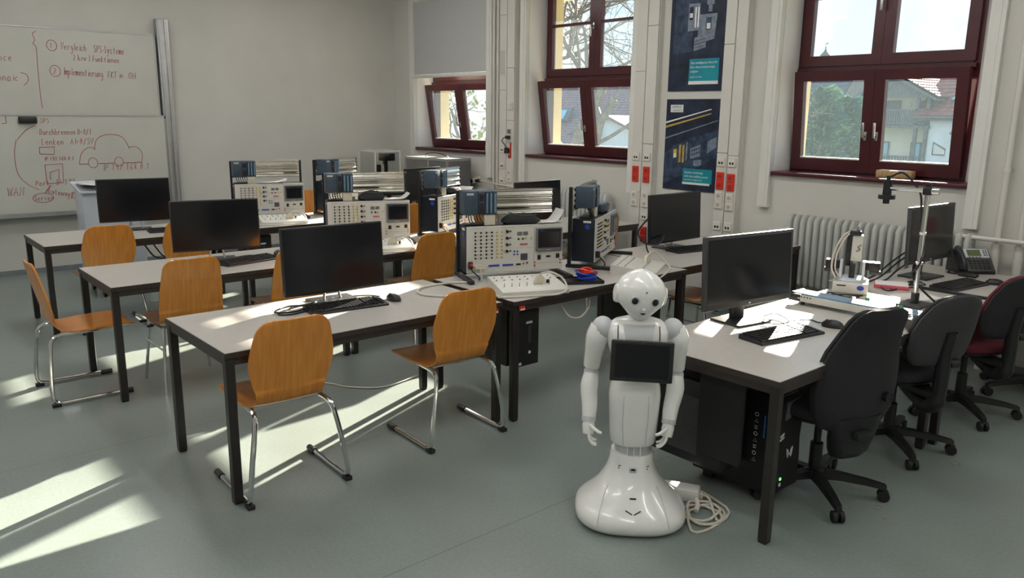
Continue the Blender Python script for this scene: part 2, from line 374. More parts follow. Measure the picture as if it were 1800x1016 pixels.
for i in range(6):
    for k in range(15): g.bb(-.042+i*.0155+(k % 2)*.007, -.036+i*.0155+(k % 2)*.007, -.0045, -.003, .012+k*.018, .019+k*.018)
g.build('hole_pattern', 'robot_dark', gr, True)

def double_socket(m_body, m_hole):
    def mk():
        t = thing('wall_socket', 'x', 'socket')
        MB().rbox((0, -.006, .0), (.082, .012, .158), .004, 1).build('plate', m_body, t)
        for zz in (-.040, .040):
            i = MB().rbox((0, -.014, zz), (.064, .006, .066), .004, 1).build('insert', m_body, t)
            MB().cyl((0, -.0175, zz), (0, -.0165, zz), .021, n=18).build('cup', m_hole, i)
            MB().sphere((-.009, -.0178, zz), .0035, 8, 4).sphere((.009, -.0178, zz), .0035, 8, 4).build('pin_hole', 'black_matt', i)
        return t
    return mk
mat('red_cup', (.42, .02, .012), .4, var=.05, scale=40); mat('white_cup', (.50, .48, .43), .45, var=.03, scale=40)
KRED = Kind(double_socket('red', 'red_cup')); KWHT = Kind(double_socket('socket_white', 'white_cup'))
def _data():
    t = thing('network_outlet', 'x', 'outlet')
    MB().rbox((0, -.006, 0), (.082, .012, .082), .004, 1).build('plate', 'socket_white', t)
    for x in (-.014, .014): MB().bb(x-.009, x+.009, -.0135, -.011, -.018, .002).build('port', 'black_matt', t)
    MB().bb(-.025, .025, -.013, -.011, .018, .03).build('label_strip', 'paper', t); return t
KDAT = Kind(_data)
yd = YW-.074
LX, LX2, RX, RX2 = -5.29, -5.155, -4.28, -4.165
KRED.put((-5.29, yd, 1.20), 0, 'red double socket left of the posters, outer of the upper pair', 'red sockets on the ducts')
KRED.put((-5.15, yd, 1.20), 0, 'red double socket left of the posters, nearer the posters', 'red sockets on the ducts')
KRED.put((-5.15, yd, .60), 0, 'lowest red double socket, left of the monitor by the wall', 'red sockets on the ducts')
KRED.put((-4.28, yd, 1.20), 0, 'red double socket right of the posters, beside the poster edge', 'red sockets on the ducts')
KRED.put((-4.165, yd, 1.19), 0, 'red double socket right of the posters, nearer the large window', 'red sockets on the ducts')
KRED.put((-1.70, YW, 1.0), 0, 'red double socket at the right picture edge above the desk', 'red sockets on the ducts')
KWHT.put((-5.29, yd, .95), 0, 'white double socket left of the posters, outer column', 'white sockets on the ducts')
KWHT.put((-5.15, yd, .95), 0, 'white double socket left of the posters, inner column above the monitor', 'white sockets on the ducts')
KWHT.put((-4.28, yd, 1.02), 0, 'white double socket right of the posters, left column', 'white sockets on the ducts')
KWHT.put((-4.165, yd, 1.01), 0, 'white double socket right of the posters, right column', 'white sockets on the ducts')
KWHT.put((-7.25, yd, 1.05), 0, 'white double socket low on the duct between the two far windows', 'white sockets on the ducts')
KDAT.put((-5.29, yd, 1.375), 0, 'network outlet above the outer red socket left of the posters', 'network outlets')
KDAT.put((-5.15, yd, 1.375), 0, 'network outlet above the inner red socket left of the posters', 'network outlets')
KDAT.put((-5.15, yd, .785), 0, 'network outlet below the white sockets left of the posters', 'network outlets')
KDAT.put((-4.28, yd, 1.37), 0, 'network outlet above the red sockets, beside the lower poster', 'network outlets')
KDAT.put((-4.165, yd, 1.37), 0, 'network outlet above the red sockets, nearest the large window', 'network outlets')
KDAT.put((-4.28, yd, .785), 0, 'network outlet low on the right duct, left one of the pair', 'network outlets')
KDAT.put((-4.165, yd, .785), 0, 'network outlet low on the right duct, right one of the pair', 'network outlets')
KDAT.put((-7.385, yd, 1.36), 0, 'network outlet between the far windows, topmost of three', 'network outlets')
KDAT.put((-7.385, yd, 1.17), 0, 'network outlet between the far windows, middle of three', 'network outlets')
KDAT.put((-7.385, yd, .99), 0, 'network outlet between the far windows, lowest of three', 'network outlets')
s = thing('light_switch', 'square white wall switch on the duct between the far windows', 'switch', (-7.25, yd, 1.86))
MB().rbox((0, -.006, 0), (.085, .012, .085), .004, 1).build('plate', 'socket_white', s); MB().rbox((0, -.014, 0), (.06, .008, .06), .003, 1).build('rocker', 'duct', s)
s = thing('wall_socket', 'white socket with a black plug and looped lead in it', 'socket', (-7.25, yd, 1.53), 0, 'white sockets on the ducts')
MB().rbox((0, -.006, 0), (.082, .012, .158), .004, 1).build('plate', 'socket_white', s)
MB().rbox((0, -.018, .045), (.05, .014, .05), .004, 1).build('switch', 'hmi_grey', s)
p = thing('charger_lead', 'short black lead looping between plug and socket on duct', 'cable', (-7.25, yd, 1.40))
MB().tube(smoothpath([(.0, -.03, .10), (-.06, -.04, .10), (-.10, -.04, .06), (-.04, -.05, .02), (0, -.05, -.02), (.0, -.04, -.05)]), .006, 6).build('lead', 'cable_black', p)
MB().rbox((0, -.035, .105), (.05, .05, .04), .008).build('plug', 'black_plastic', p); MB().rbox((-.02, -.035, -.05), (.045, .05, .07), .01).build('adapter', 'black_plastic', p)
s = thing('warning_sticker', 'red and white stepped sticker under the plugged wall socket', 'sticker', (-7.25, yd, 1.33))
MB().bb(-.035, .03, -.003, 0, -.07, .11).build('ground_print', 'paper', s); MB().bb(.0, .03, -.004, -.003, -.07, .11).bb(-.03, .03, -.0042, -.003, -.07, -.03).bb(-.02, 0, -.004, -.003, .0, .03).build('red_print', 'red', s)

# wall socket with white plug and the cable along the wall
s = thing('wall_plug', 'white plug with black core in low socket under blind', 'plug', (-8.0, YW, .945))
MB().rbox((.0, -.012, 0), (.20, .024, .11), .006).build('plate', 'socket_white', s); MB().cyl((.03, -.02, 0), (.03, -.09, -.005), .035, n=14).build('plug_body', 'socket_white', s); MB().cyl((.03, -.085, -.005), (.03, -.094, -.005), .022, n=14).build('core', 'black_plastic', s)
MB().tube([(.06, -.05, 0), (.14, -.04, .01)], .02, 8).build('second_plug', 'black_plastic', s)
tag(MB().tube(smoothpath([(-7.86, 6.235, .955), (-7.6, 6.20, .94), (-7.3, 6.19, .93), (-6.9, 6.2, .90), (-6.6, 6.22, .86)]), .010, 6).build('wall_cable', 'cable_white'), 'white cable running along the wall from the low plug', 'cable')

# heating pipes at the right
for x, lab in ((-1.945, 'white vertical heating pipe beside the large window, left one'), (-1.80, 'white vertical heating pipe beside the large window, right one')):
    p = thing('heating_pipe', lab, 'pipe', (x, YW-.085, 0), 0, 'vertical heating pipes')
    MB().cyl((0, 0, 0), (0, 0, ZC), .022, n=14).build('tube', 'duct', p)
    MB().cyl((0, 0, 1.42), (0, 0, 1.455), .03, n=14).bb(-.008, .008, 0, .085, 1.43, 1.445).build('clamp', 'duct', p)
    MB().cyl((0, 0, .0), (0, 0, .92), .03, n=14).build('sleeve', 'duct', p)
p = thing('heating_pipe', 'thin white horizontal heating pipe behind the telephone', 'pipe', (0, 0, 0))
MB().tube([(-2.2, YW-.14, .955), (-1.2, YW-.14, .955), (1.2, YW-.14, .955)], .016, 12).build('tube', 'duct', p)
MB().cyl((-1.5, YW-.14, .955), (-1.5, YW, .955), .01, n=8).build('bracket', 'duct', p)
for x, lab in ((-7.62, 'thin white riser pipe right of the blind, left one'), (-7.545, 'thin white riser pipe right of the blind, right one')):
    tag(MB().tube([(x, YW-.02, .06), (x, YW-.02, 2), (x, YW-.02, ZC)], .016, 10).build('riser_pipe', 'duct'), lab, 'pipe', 'riser pipes')

# ribbed radiators
def radiator(x0, n, label):
    r = thing('radiator', label, 'radiator', (x0, 6.16, .38), 0, 'ribbed radiators')
    m = MB(); w, d, h = .021, .07, .60
    out = [(-d, .03), (-d+.012, .008), (-d+.03, 0), (d-.03, 0), (d-.012, .008), (d, .03), (d, h-.05), (d-.02, h-.012), (d-.045, h), (-d+.045, h), (-d+.02, h-.012), (-d, h-.05)]
    def ring(x, k): return [(x, y*k, .30+(z-.30)*(1-(1-k)*.25)) for y, z in out]
    m.rings([ring(-w, .80), ring(-w*.55, .96), ring(0, 1.0), ring(w*.55, .96), ring(w, .80)])
    me = m.mesh('radiator_section', 50)
    for i in range(n):
        o = obj('radiator_section', me, 'radiator', r); o.location = (.03+i*.0605, 0, 0)
    MB().cyl((0, 0, .06), (n*.0605, 0, .06), .02, n=10).cyl((0, 0, .54), (n*.0605, 0, .54), .02, n=10).build('header_pipe', 'radiator', r)
    MB().bb(.1, .12, -.03, .11, .0-.38, .02).bb(n*.0605-.12, n*.0605-.10, -.03, .11, -.38, .02).build('foot', 'radiator', r)
    MB().rbox((.62, -.072, .38), (.10, .012, .03), .003).build('badge', 'radiator', r)
radiator(-3.53, 24, 'grey ribbed radiator under the large window behind the robot arm')
radiator(-6.85, 21, 'grey ribbed radiator under the middle window behind the desks')

# posters
def poster(z0, z1, label):
    p = thing('poster', label, 'poster', (-4.99, YW-.0065, z0)); MB().bb(0, .62, -.003, .004, 0, z1-z0).build('sheet', 'poster_dark', p); return p
def flat(pts, m, p, dy=-.0036, name='print'):
    return MB().rings([[(x, dy, z) for x, z in pts], [(x, dy+.0005, z) for x, z in pts]]).build(name, m, p)
def logo(p, x, z, w=.155, h=.075):
    flat([(x, z), (x+w, z), (x+w, z+h), (x, z+h)], 'paper', p, -.0042, 'logo_label')
    lettering('SIEMENS', .030, 'poster_teal', p, faceY(x+.016, -.0044, z+.040)); lettering('Ingenuity for life', .016, 'robot_dark', p, faceY(x+.032, -.0044, z+.014))
p = poster(2.005, 3.06, 'upper dark blue poster showing grey controller modules and teal box')
H = 1.055
flat([(.04, .33), (.26, .36), (.25, .86), (.05, .90)], 'poster_mid', p)
flat([(.07, .80), (.40, .78), (.40, .81), (.07, .845)], 'poster_mid', p, -.0039)
flat([(.20, .54), (.33, .545), (.33, .78), (.20, .785)], 'poster_light', p, -.0040); flat([(.21, .64), (.255, .64), (.255, .755), (.21, .755)], 'poster_dark', p, -.0043); flat([(.215, .66), (.248, .66), (.248, .70), (.215, .70)], 'paper', p, -.0045)
for xx in (.275, .305): flat([(xx, .57), (xx+.014, .57), (xx+.014, .75), (xx, .75)], 'led_white', p, -.0043)
flat([(.31, .42), (.50, .46), (.52, .68), (.33, .68)], 'poster_light', p, -.0038); flat([(.40, .54), (.46, .54), (.46, .65), (.40, .65)], 'poster_mid', p, -.0041); flat([(.41, .55), (.45, .55), (.45, .60), (.41, .60)], 'paper', p, -.0043)
flat([(.28, .36), (.41, .39), (.41, .50), (.28, .48)], 'poster_light', p, -.0042); flat([(.40, .76), (.48, .76), (.48, .85), (.40, .86)], 'poster_light', p, -.0042); flat([(.42, .70), (.46, .70), (.46, .76), (.42, .76)], 'poster_light', p, -.0042)
for k in range(3): flat([(.29, .385+k*.03), (.40, .405+k*.03), (.40, .41+k*.03), (.29, .39+k*.03)], 'poster_dark', p, -.0044)
flat([(.24, .065), (.57, .065), (.57, .29), (.24, .29)], 'poster_teal', p, -.004, 'teal_box'); flat([(.24, .06), (.57, .06), (.57, .09), (.24, .09)], 'paper', p, -.0043)
for i, s in enumerate(('Das intelligente Herz für', 'Ihre Automatisierungs-', 'aufgabe')): lettering(s, .030, 'paper', p, faceY(.255, -.0044, .245-i*.038))
lettering('SIMATIC S7-1500', .018, 'paper', p, faceY(.255, -.0044, .12)); logo(p, .05, .925)
p = poster(1.075, 1.932, 'lower dark poster with yellow striped rail and controller modules')
flat([(0, .63), (.52, .76), (.52, .768), (0, .645)], 'led_white', p); flat([(0, .585), (.52, .72), (.52, .73), (0, .605)], 'poster_yellow', p)
flat([(0, .48), (.60, .66), (.60, .668), (0, .495)], 'poster_light', p); flat([(0, .35), (.30, .50), (.62, .58), (.62, .34), (.25, .15), (.0, .05)], 'poster_mid', p, -.0034)
flat([(.10, .16), (.27, .28), (.27, .47), (.10, .42)], 'poster_mid', p, -.0038); flat([(.11, .30), (.15, .31), (.15, .39), (.11, .385)], 'yellow', p, -.0041); flat([(.115, .305), (.145, .312), (.145, .35), (.115, .345)], 'paper', p, -.0043)
for xx in (.175, .215): flat([(xx, .26), (xx+.024, .268), (xx+.024, .435), (xx, .425)], 'poster_yellow', p, -.0041)
flat([(.255, .28), (.275, .29), (.275, .46), (.255, .455)], 'poster_light', p, -.0041); flat([(.31, .30), (.42, .33), (.42, .44), (.31, .40)], 'poster_light', p, -.0040)
for i in range(4):
    for k in range(2): flat([(.325+i*.024, .33+k*.04+i*.008), (.34+i*.024, .335+k*.04+i*.008), (.34+i*.024, .352+k*.04+i*.008), (.325+i*.024, .347+k*.04+i*.008)], 'poster_dark', p, -.0043)
flat([(.50, .36), (.60, .42), (.60, .52), (.50, .47)], 'poster_light', p, -.004); flat([(.35, .23), (.44, .25), (.44, .30), (.35, .29)], 'poster_light', p, -.0042)
flat([(.235, .075), (.57, .075), (.57, .21), (.235, .21)], 'poster_teal', p, -.004, 'teal_box'); flat([(.235, .21), (.37, .21), (.37, .238), (.235, .238)], 'poster_mid', p, -.0043); flat([(.235, .06), (.55, .06), (.55, .08), (.235, .08)], 'paper', p, -.0044)
for i, s in enumerate(('System continuity', 'with the unified power')): lettering(s, .030, 'paper', p, faceY(.255, -.0044, .165-i*.036))
lettering('Automation and digital world', .017, 'paper', p, faceY(.255, -.0044, .10)); logo(p, .05, .735, .15, .07)

# ceiling luminaires added above the view to fill the room with light
def _fill_lamp():
    t = thing('fill_lamp', 'x', 'lamp')
    MB().bb(-.75, .75, -.11, .11, .03, .08).build('housing', 'white_lacquer', t); MB().bb(-.74, .74, -.09, .09, 0, .031).build('diffuser', 'fill_light', t)
    return t
KL = Kind(_fill_lamp)
for i, x in enumerate((-7.9, -4.9, -1.9, 1.1)):
    for j, y in enumerate((-.6, 2.0, 4.4)):
        KL.put((x, y, ZC-.08), 0, 'added unseen ceiling lamp, %s row from the windows, %s from the whiteboard wall' % (('third', 'second', 'first')[j], ('first', 'second', 'third', 'fourth')[i]), 'added fill lamps')

# ================================================================== whiteboard wall
WX = XL
wbd = thing('whiteboard', 'large sliding double whiteboard with red handwriting on the far wall', 'whiteboard', (WX, 0, 0))
for y0 in (3.07, -1.10):
    rl = MB().rbox((.045, y0+.07, 1.62), (.09, .13, 2.34), .006).bb(.09, .105, y0+.02, y0+.055, .5, 2.78).bb(.09, .105, y0+.085, y0+.12, .5, 2.78).build('column', 'alu_matt', wbd)
def board(x, y0, y1, z0, z1):
    b = MB().bb(x, x+.02, y0+.012, y1-.012, z0+.012, z1-.012).build('board', 'whiteboard', wbd)
    f = MB()
    f.bb(x-.002, x+.026, y0, y0+.014, z0, z1).bb(x-.002, x+.026, y1-.014, y1, z0, z1).bb(x-.002, x+.026, y0, y1, z0, z0+.014).bb(x-.002, x+.026, y0, y1, z1-.014, z1)
    f.build('frame', 'alu_matt', b); return b
b_up = board(.03, -.95, 3.055, 1.66, 2.615); b_lo = board(.065, -.98, 3.105, .66, 1.712)
MB().bb(.065, .135, -.98, 3.09, .635, .66).bb(.13, .14, -.98, 3.09, .635, .675).build('pen_tray', 'alu_matt', wbd)
MB().rbox((.094, 3.085, 1.69), (.012, .012, .03), .004).build('board_stop', 'black_plastic', wbd)
er = thing('board_eraser', 'black felt eraser stuck to the lower whiteboard', 'eraser', (WX+.092, 1.685, 1.62))
MB().rbox((.018, 0, .035), (.034, .17, .07), .008).build('pad', 'black_matt', er); MB().rbox((.04, 0, .035), (.012, .16, .05), .005).build('grip', 'black_plastic', er)

GL = {'a': [[(.8, .5), (.4, .6), (.1, .3), (.4, 0), (.8, .4), (.8, .6), (.9, 0)]], 'b': [[(.1, 1), (.1, 0), (.6, 0), (.8, .3), (.5, .55), (.1, .45)]], 'c': [[(.8, .5), (.4, .6), (.1, .3), (.4, 0), (.8, .1)]], 'd': [[(.8, .5), (.4, .6), (.1, .3), (.4, 0), (.8, .3), (.8, 1), (.85, 0)]],
 'e': [[(.1, .3), (.8, .35), (.6, .6), (.2, .5), (.1, .2), (.4, 0), (.8, .1)]], 'g': [[(.8, .5), (.4, .6), (.1, .3), (.4, 0), (.8, .4), (.8, -.3), (.4, -.5), (.1, -.3)]], 'h': [[(.1, 1), (.1, 0), (.1, .4), (.5, .6), (.8, .4), (.8, 0)]], 'i': [[(.4, .6), (.4, 0)], [(.4, .8), (.42, .86)]],
 'k': [[(.1, 1), (.1, 0)], [(.7, .6), (.1, .25), (.8, 0)]], 'l': [[(.3, 1), (.3, .1), (.6, 0)]], 'm': [[(0, .6), (.05, 0), (.1, .5), (.35, .6), (.45, 0), (.5, .5), (.8, .6), (.9, 0)]], 'n': [[(.1, .6), (.1, 0), (.1, .4), (.5, .6), (.8, .4), (.8, 0)]], 'o': [[(.5, .6), (.1, .4), (.2, 0), (.7, 0), (.8, .4), (.5, .6)]],
 'p': [[(.1, .6), (.1, -.5), (.1, .4), (.5, .6), (.8, .3), (.5, 0), (.1, .1)]], 'r': [[(.2, .6), (.2, 0), (.2, .4), (.5, .6), (.8, .5)]], 's': [[(.7, .5), (.4, .6), (.2, .45), (.7, .2), (.5, 0), (.1, .1)]], 't': [[(.4, .9), (.4, .1), (.7, 0)], [(.1, .6), (.7, .6)]], 'u': [[(.1, .6), (.2, 0), (.6, .05), (.8, .6), (.85, 0)]],
 'v': [[(.1, .6), (.4, 0), (.8, .6)]], 'w': [[(0, .6), (.2, 0), (.45, .5), (.7, 0), (.95, .6)]], 'y': [[(.1, .6), (.4, .1)], [(.8, .6), (.2, -.5)]], 'z': [[(.1, .6), (.8, .6), (.1, 0), (.8, 0)]],
 'A': [[(0, 0), (.45, 1), (.9, 0)], [(.2, .4), (.7, .4)]], 'D': [[(.1, 0), (.1, 1), (.6, .9), (.8, .5), (.6, .1), (.1, 0)]], 'F': [[(.1, 0), (.1, 1), (.8, 1)], [(.1, .5), (.6, .5)]], 'G': [[(.8, .8), (.4, 1), (.1, .5), (.4, 0), (.8, .2), (.8, .5), (.5, .5)]], 'H': [[(.1, 0), (.1, 1)], [(.8, 0), (.8, 1)], [(.1, .5), (.8, .5)]],
 'I': [[(.4, 0), (.4, 1)]], 'K': [[(.1, 0), (.1, 1)], [(.8, 1), (.1, .45), (.8, 0)]], 'L': [[(.1, 1), (.1, 0), (.7, 0)]], 'N': [[(.1, 0), (.1, 1), (.8, 0), (.8, 1)]], 'O': [[(.5, 1), (.1, .7), (.1, .3), (.5, 0), (.9, .3), (.9, .7), (.5, 1)]], 'P': [[(.1, 0), (.1, 1), (.7, .95), (.8, .65), (.5, .45), (.1, .45)]],
 'R': [[(.1, 0), (.1, 1), (.7, .95), (.75, .65), (.1, .5), (.8, 0)]], 'S': [[(.8, .9), (.4, 1), (.1, .75), (.8, .3), (.5, 0), (.1, .1)]], 'T': [[(.4, 0), (.4, 1)], [(0, 1), (.9, 1)]], 'V': [[(0, 1), (.4, 0), (.9, 1)]], 'W': [[(0, 1), (.2, 0), (.45, .8), (.7, 0), (.95, 1)]], 'E': [[(.8, 1), (.1, 1), (.1, 0), (.8, 0)], [(.1, .5), (.6, .5)]],
 '0': [[(.4, 1), (.1, .5), (.4, 0), (.75, .5), (.4, 1)]], '1': [[(.2, .7), (.5, 1), (.5, 0)]], '2': [[(.1, .8), (.4, 1), (.75, .75), (.1, 0), (.8, 0)]], '3': [[(.1, .9), (.6, 1), (.7, .7), (.35, .5), (.75, .3), (.5, 0), (.1, .1)]], '5': [[(.8, 1), (.2, 1), (.2, .6), (.7, .55), (.7, .1), (.1, 0)]], '6': [[(.7, 1), (.2, .5), (.2, .1), (.6, 0), (.7, .4), (.2, .4)]], '8': [[(.4, .5), (.7, .8), (.4, 1), (.1, .8), (.7, .2), (.4, 0), (.1, .2), (.4, .5)]], '9': [[(.7, .6), (.3, .5), (.2, .9), (.6, 1), (.7, .6), (.6, 0)]],
 '-': [[(.1, .4), (.7, .4)]], '=': [[(.1, .3), (.7, .3)], [(.1, .55), (.7, .55)]], '/': [[(.1, -.1), (.7, 1)]], '.': [[(.2, 0), (.26, .06)]], ')': [[(.1, 1.2), (.6, .8), (.7, .3), (.3, -.3)]], '*': [[(.3, .35), (.4, .4), (.36, .3)]]}
def write(txt, y, z, h, par, x, name='handwriting', th=.003, slope=0.0, m='marker_red', sp=.62):
    mb = MB(); cy = y
    for ch in txt:
        for st in GL.get(ch, []): mb.tube([(x, cy+p[0]*h*sp*.84+(p[1]*.12*h), z+p[1]*h+(cy-y)*slope) for p in st], th, 4)
        cy += h*sp*(.55 if ch in ' .-*lIi' else 1)
    return mb.build(name, m, par, True)
def draw(paths, par, x, th=.0035, m='marker_red', sm=True):
    mb = MB()
    for pth in paths: mb.tube(smoothpath([(x, a, b) for a, b in pth], 5) if sm else [(x, a, b) for a, b in pth], th, 4)
    return mb.build('drawing', m, par, True)
xu, xl = .0515, .0865
def circ(y, z, r, k=1.15): return [(y+r*math.cos(t*PI/6), z+r*k*math.sin(t*PI/6)) for t in range(13)]
write('Vergleich', 2.08, 2.395, .075, b_up, xu, slope=-.02, sp=.42); write('SPS-Systeme', 2.40, 2.385, .075, b_up, xu, slope=-.03, sp=.40); write('2 bzw 3 Funktionen', 2.19, 2.29, .06, b_up, xu, slope=-.02, sp=.48)
write('Implementierung', 2.08, 2.135, .075, b_up, xu, slope=-.04, sp=.39); write('FKT in', 2.52, 2.12, .065, b_up, xu, sp=.5); write('OH', 2.735, 2.115, .07, b_up, xu)
write('1', 1.975, 2.405, .055, b_up, xu); write('2', 1.985, 2.14, .06, b_up, xu); write('ance', 1.45, 2.255, .07, b_up, xu); write('ronoic', 1.42, 2.055, .07, b_up, xu); write('ance', 1.10, 2.42, .07, b_up, xu)
draw([circ(1.998, 2.432, .048), circ(2.005, 2.17, .05), [(1.865, 2.565), (1.83, 2.54), (1.845, 2.48), (1.825, 2.44), (1.85, 2.40), (1.845, 2.2), (1.84, 1.95), (1.845, 1.775)], [(1.68, 2.14), (1.735, 2.12), (1.74, 2.06), (1.70, 2.01)]], b_up, xu)
write('SPS', 1.80, 1.625, .05, b_lo, xl); write('* Durchbrennen D=0/1', 1.75, 1.50, .062, b_lo, xl, sp=.47); write('* Lenken   AI=0/5V', 1.75, 1.395, .065, b_lo, xl, sp=.56)
write('IP 192.168.0.1', 1.80, 1.225, .04, b_lo, xl, th=.003); write('IP 192', 1.88, .96, .065, b_lo, xl); write('IP 192.168.0.1', 2.365, 1.10, .07, b_lo, xl); write('WAN', 1.42, .865, .09, b_lo, xl); write('Server', 1.66, .80, .055, b_lo, xl, sp=.58); write('Gateway/', 1.80, .87, .06, b_lo, xl, slope=-.22, sp=.52); write('Router', 2.02, .80, .075, b_lo, xl, slope=-.2); write('Port', 1.69, .96, .055, b_lo, xl)
draw([[(2.135, 1.18), (2.17, 1.30), (2.25, 1.36), (2.32, 1.34)], [(2.30, 1.33), (2.34, 1.45), (2.46, 1.50), (2.60, 1.47), (2.67, 1.34)], [(2.66, 1.35), (2.74, 1.36), (2.80, 1.29), (2.79, 1.18)], circ(2.275, 1.19, .048), circ(2.545, 1.195, .045), [(1.56, 1.45), (1.53, 1.3), (1.54, 1.1), (1.62, .98), (1.72, .92)], circ(1.75, .83, .10, .5), [(1.75, 1.6), (1.66, 1.55), (1.57, 1.45)]], b_lo, xl)
draw([[(2.135, 1.18), (2.23, 1.18)], [(2.33, 1.18), (2.50, 1.18)], [(2.59, 1.18), (2.79, 1.18)], [(1.765, 1.30), (1.765, 1.37), (1.91, 1.37), (1.90, 1.29), (1.765, 1.30)], [(1.80, .98), (1.80, 1.18), (1.97, 1.19), (1.96, .985), (1.80, .98)], [(1.84, 1.02), (1.84, 1.10), (1.93, 1.13), (1.92, 1.03)], [(1.77, .88), (1.83, .96)], [(1.775, .88), (1.835, .96)], [(1.46, 1.70), (1.49, 1.70), (1.49, 1.62), (1.45, 1.62)]], b_lo, xl, .0045, sm=False)
# ================================================================== desks
DH = .73
def _desk():
    t = thing('desk', 'x', 'desk')
    MB().bb(-.395, .395, -.795, .795, DH-.026, DH).build('tabletop', 'laminate', t)
    e = MB(); z0, z1 = DH-.027, DH-.0008
    e.bb(-.40, -.3949, -.80, .80, z0, z1).bb(.3949, .40, -.80, .80, z0, z1).bb(-.3949, .3949, -.80, -.7949, z0, z1).bb(-.3949, .3949, .7949, .80, z0, z1); e.build('edge_band', 'brown_edge', t)
    for x in (-.378, .378): MB().bb(x-.0125, x+.0125, -.755, .755, DH-.062, DH-.027).build('apron', 'brown_edge', t)
    for y in (-.778, .778): MB().bb(-.355, .355, y-.0125, y+.0125, DH-.062, DH-.027).build('apron', 'brown_edge', t)
    for x in (-.375, .375):
        for y in (-.775, .775):
            l = MB().rbox((x, y, (DH-.027)/2+.006), (.042, .042, DH-.039), .003, 1).build('leg', 'brown_steel', t)
            MB().rbox((x, y, .008), (.040, .040, .016), .004, 1).build('foot_cap', 'black_plastic', l)
    h = MB()
    for y in (-.68, -.60): h.tube([(-.33, y, DH-.06), (-.33, y, DH-.10), (-.20, y, DH-.10), (-.20, y, DH-.06)], .003, 6)
    h.tube([(-.33, -.68, DH-.10), (-.33, -.60, DH-.10)], .003, 6).tube([(-.20, -.68, DH-.10), (-.20, -.60, DH-.10)], .003, 6); h.build('bag_hook', 'black_matt', t)
    return t
KD = Kind(_desk)
G = 'brown edged classroom desks'
deskA = KD.put((-3.745, 2.022, 0), 0, 'nearest desk of the front row, with monitor, keyboard and sun patches', G)
deskB = KD.put((-3.702, 3.672, 0), 0, 'middle desk of the front row, carrying two trainer consoles', G)
KD.put((-3.762, 5.28, 0), 0, 'front row desk by the posters, with a monitor on it', G)
KD.put((-5.468, 2.0, 0), 0, 'left desk of the second row, behind the front row monitor', G)
KD.put((-5.468, 3.62, 0), 0, 'second row desk carrying two trainer consoles', G)
KD.put((-5.475, 5.235, 0), 0, 'second row desk nearest the windows', G)
KD.put((-7.332, 2.0, 0), 0, 'left desk of the back row, nearest the whiteboard', G)
KD.put((-7.332, 3.62, 0), 0, 'back row desk carrying two trainer consoles', G)
KD.put((-7.332, 5.235, 0), 0, 'back row desk nearest the windows', G)
KD.put((-1.985, 3.607, 0), 0, 'sunlit desk beside the humanoid robot, with large monitor and conveyor', G)
KD.put((-1.965, 5.275, 0), 0, 'desk by the window with telephone and camera stand', G)
for d, y in ((deskA, .745), (deskB, -.74)):
    s = MB().bb(.4002, .4014, y-.022, y+.022, DH-.058, DH-.03).build('inventory_sticker', 'red', d); MB().bb(.4013, .4018, y-.012, y+.022, DH-.056, DH-.046).build('white_strip', 'paper', s)
sd = thing('side_table', 'small side table in the far corner under the acrylic case', 'table', (-9.30, 5.60, 0))
MB().bb(-.30, .30, -.40, .40, .70, .73).build('tabletop', 'brown_edge', sd)
for x in (-.26, .26):
    for y in (-.36, .36): MB().bb(x-.02, x+.02, y-.02, y+.02, 0, .70).build('leg', 'brown_steel', sd)

# ================================================================== plywood chairs
def shell_curve(i, n, back_top=.87):
    """centre line of the bent ply from seat front to top of back: x (front positive), z"""
    pts = [(.285, .424), (.278, .437), (.21, .447), (.08, .445), (-.03, .440), (-.09, .441), (-.143, .459), (-.168, .50), (-.182, .56), (-.203, .66), (-.226, .76), (-.250, back_top)]
    return smoothpath([(a, 0, b) for a, b in pts], n)
def make_shell(t, wfun, top):
    P = shell_curve(0, 7, top); N = len(P); L = [0.0]
    for a, b in zip(P, P[1:]): L.append(L[-1]+(b-a).length)
    m = 12; front, back = [], []
    for i, p in enumerate(P):
        u = L[i]/L[-1]; w, rnd = wfun(u); dt = L[-1]-L[i]; rc = .062
        if dt < rc: w = w-rc+math.sqrt(max(0, rc*rc-(rc-dt)**2))
        rc = .05
        if L[i] < rc: w = w-rc+math.sqrt(max(0, rc*rc-(rc-L[i])**2))
        d = (P[min(i+1, N-1)]-P[max(i-1, 0)]).normalized(); nrm = Vector((d.z, 0, -d.x))
        if nrm.z < 0 and u < .4: nrm = -nrm
        nn = Vector((-d.z, 0, d.x)) * -1
        dish = .010 if u > .6 else .004
        fr, bk = [], []
        for k in range(m+1):
            y = -w+2*w*k/m; c = (y/max(w, .01))**2
            q = p + Vector((0, y, 0)) + Vector((d.z, 0, -d.x))*(c*dish)
            fr.append(q); bk.append(q + Vector((d.z, 0, -d.x))*-.010)
        front.append(fr); back.append(bk)
    mb = MB(); o = m+1
    vs = [q for r in front for q in r] + [q for r in back for q in r]; K = N*o; fs = []
    for i in range(N-1):
        for k in range(m):
            a = i*o+k; fs.append((a, a+1, a+o+1, a+o)); fs.append((K+a, K+a+o, K+a+o+1, K+a+1))
    for i in range(N-1):
        a = i*o; fs.append((a, a+o, K+a+o, K+a)); b = i*o+m; fs.append((b, K+b, K+b+o, b+o))
    for k in range(m):
        fs.append((k, K+k, K+k+1, k+1)); a = (N-1)*o+k; fs.append((a, a+1, K+a+1, K+a))
    mb.add(vs, fs)
    return mb.build('seat_shell', 'ply', t, sharp=50)
def interp(tab, u):
    for (a, b), (c, d) in zip(tab, tab[1:]):
        if u <= c: return b+(d-b)*(u-a)/(c-a)
    return tab[-1][1]
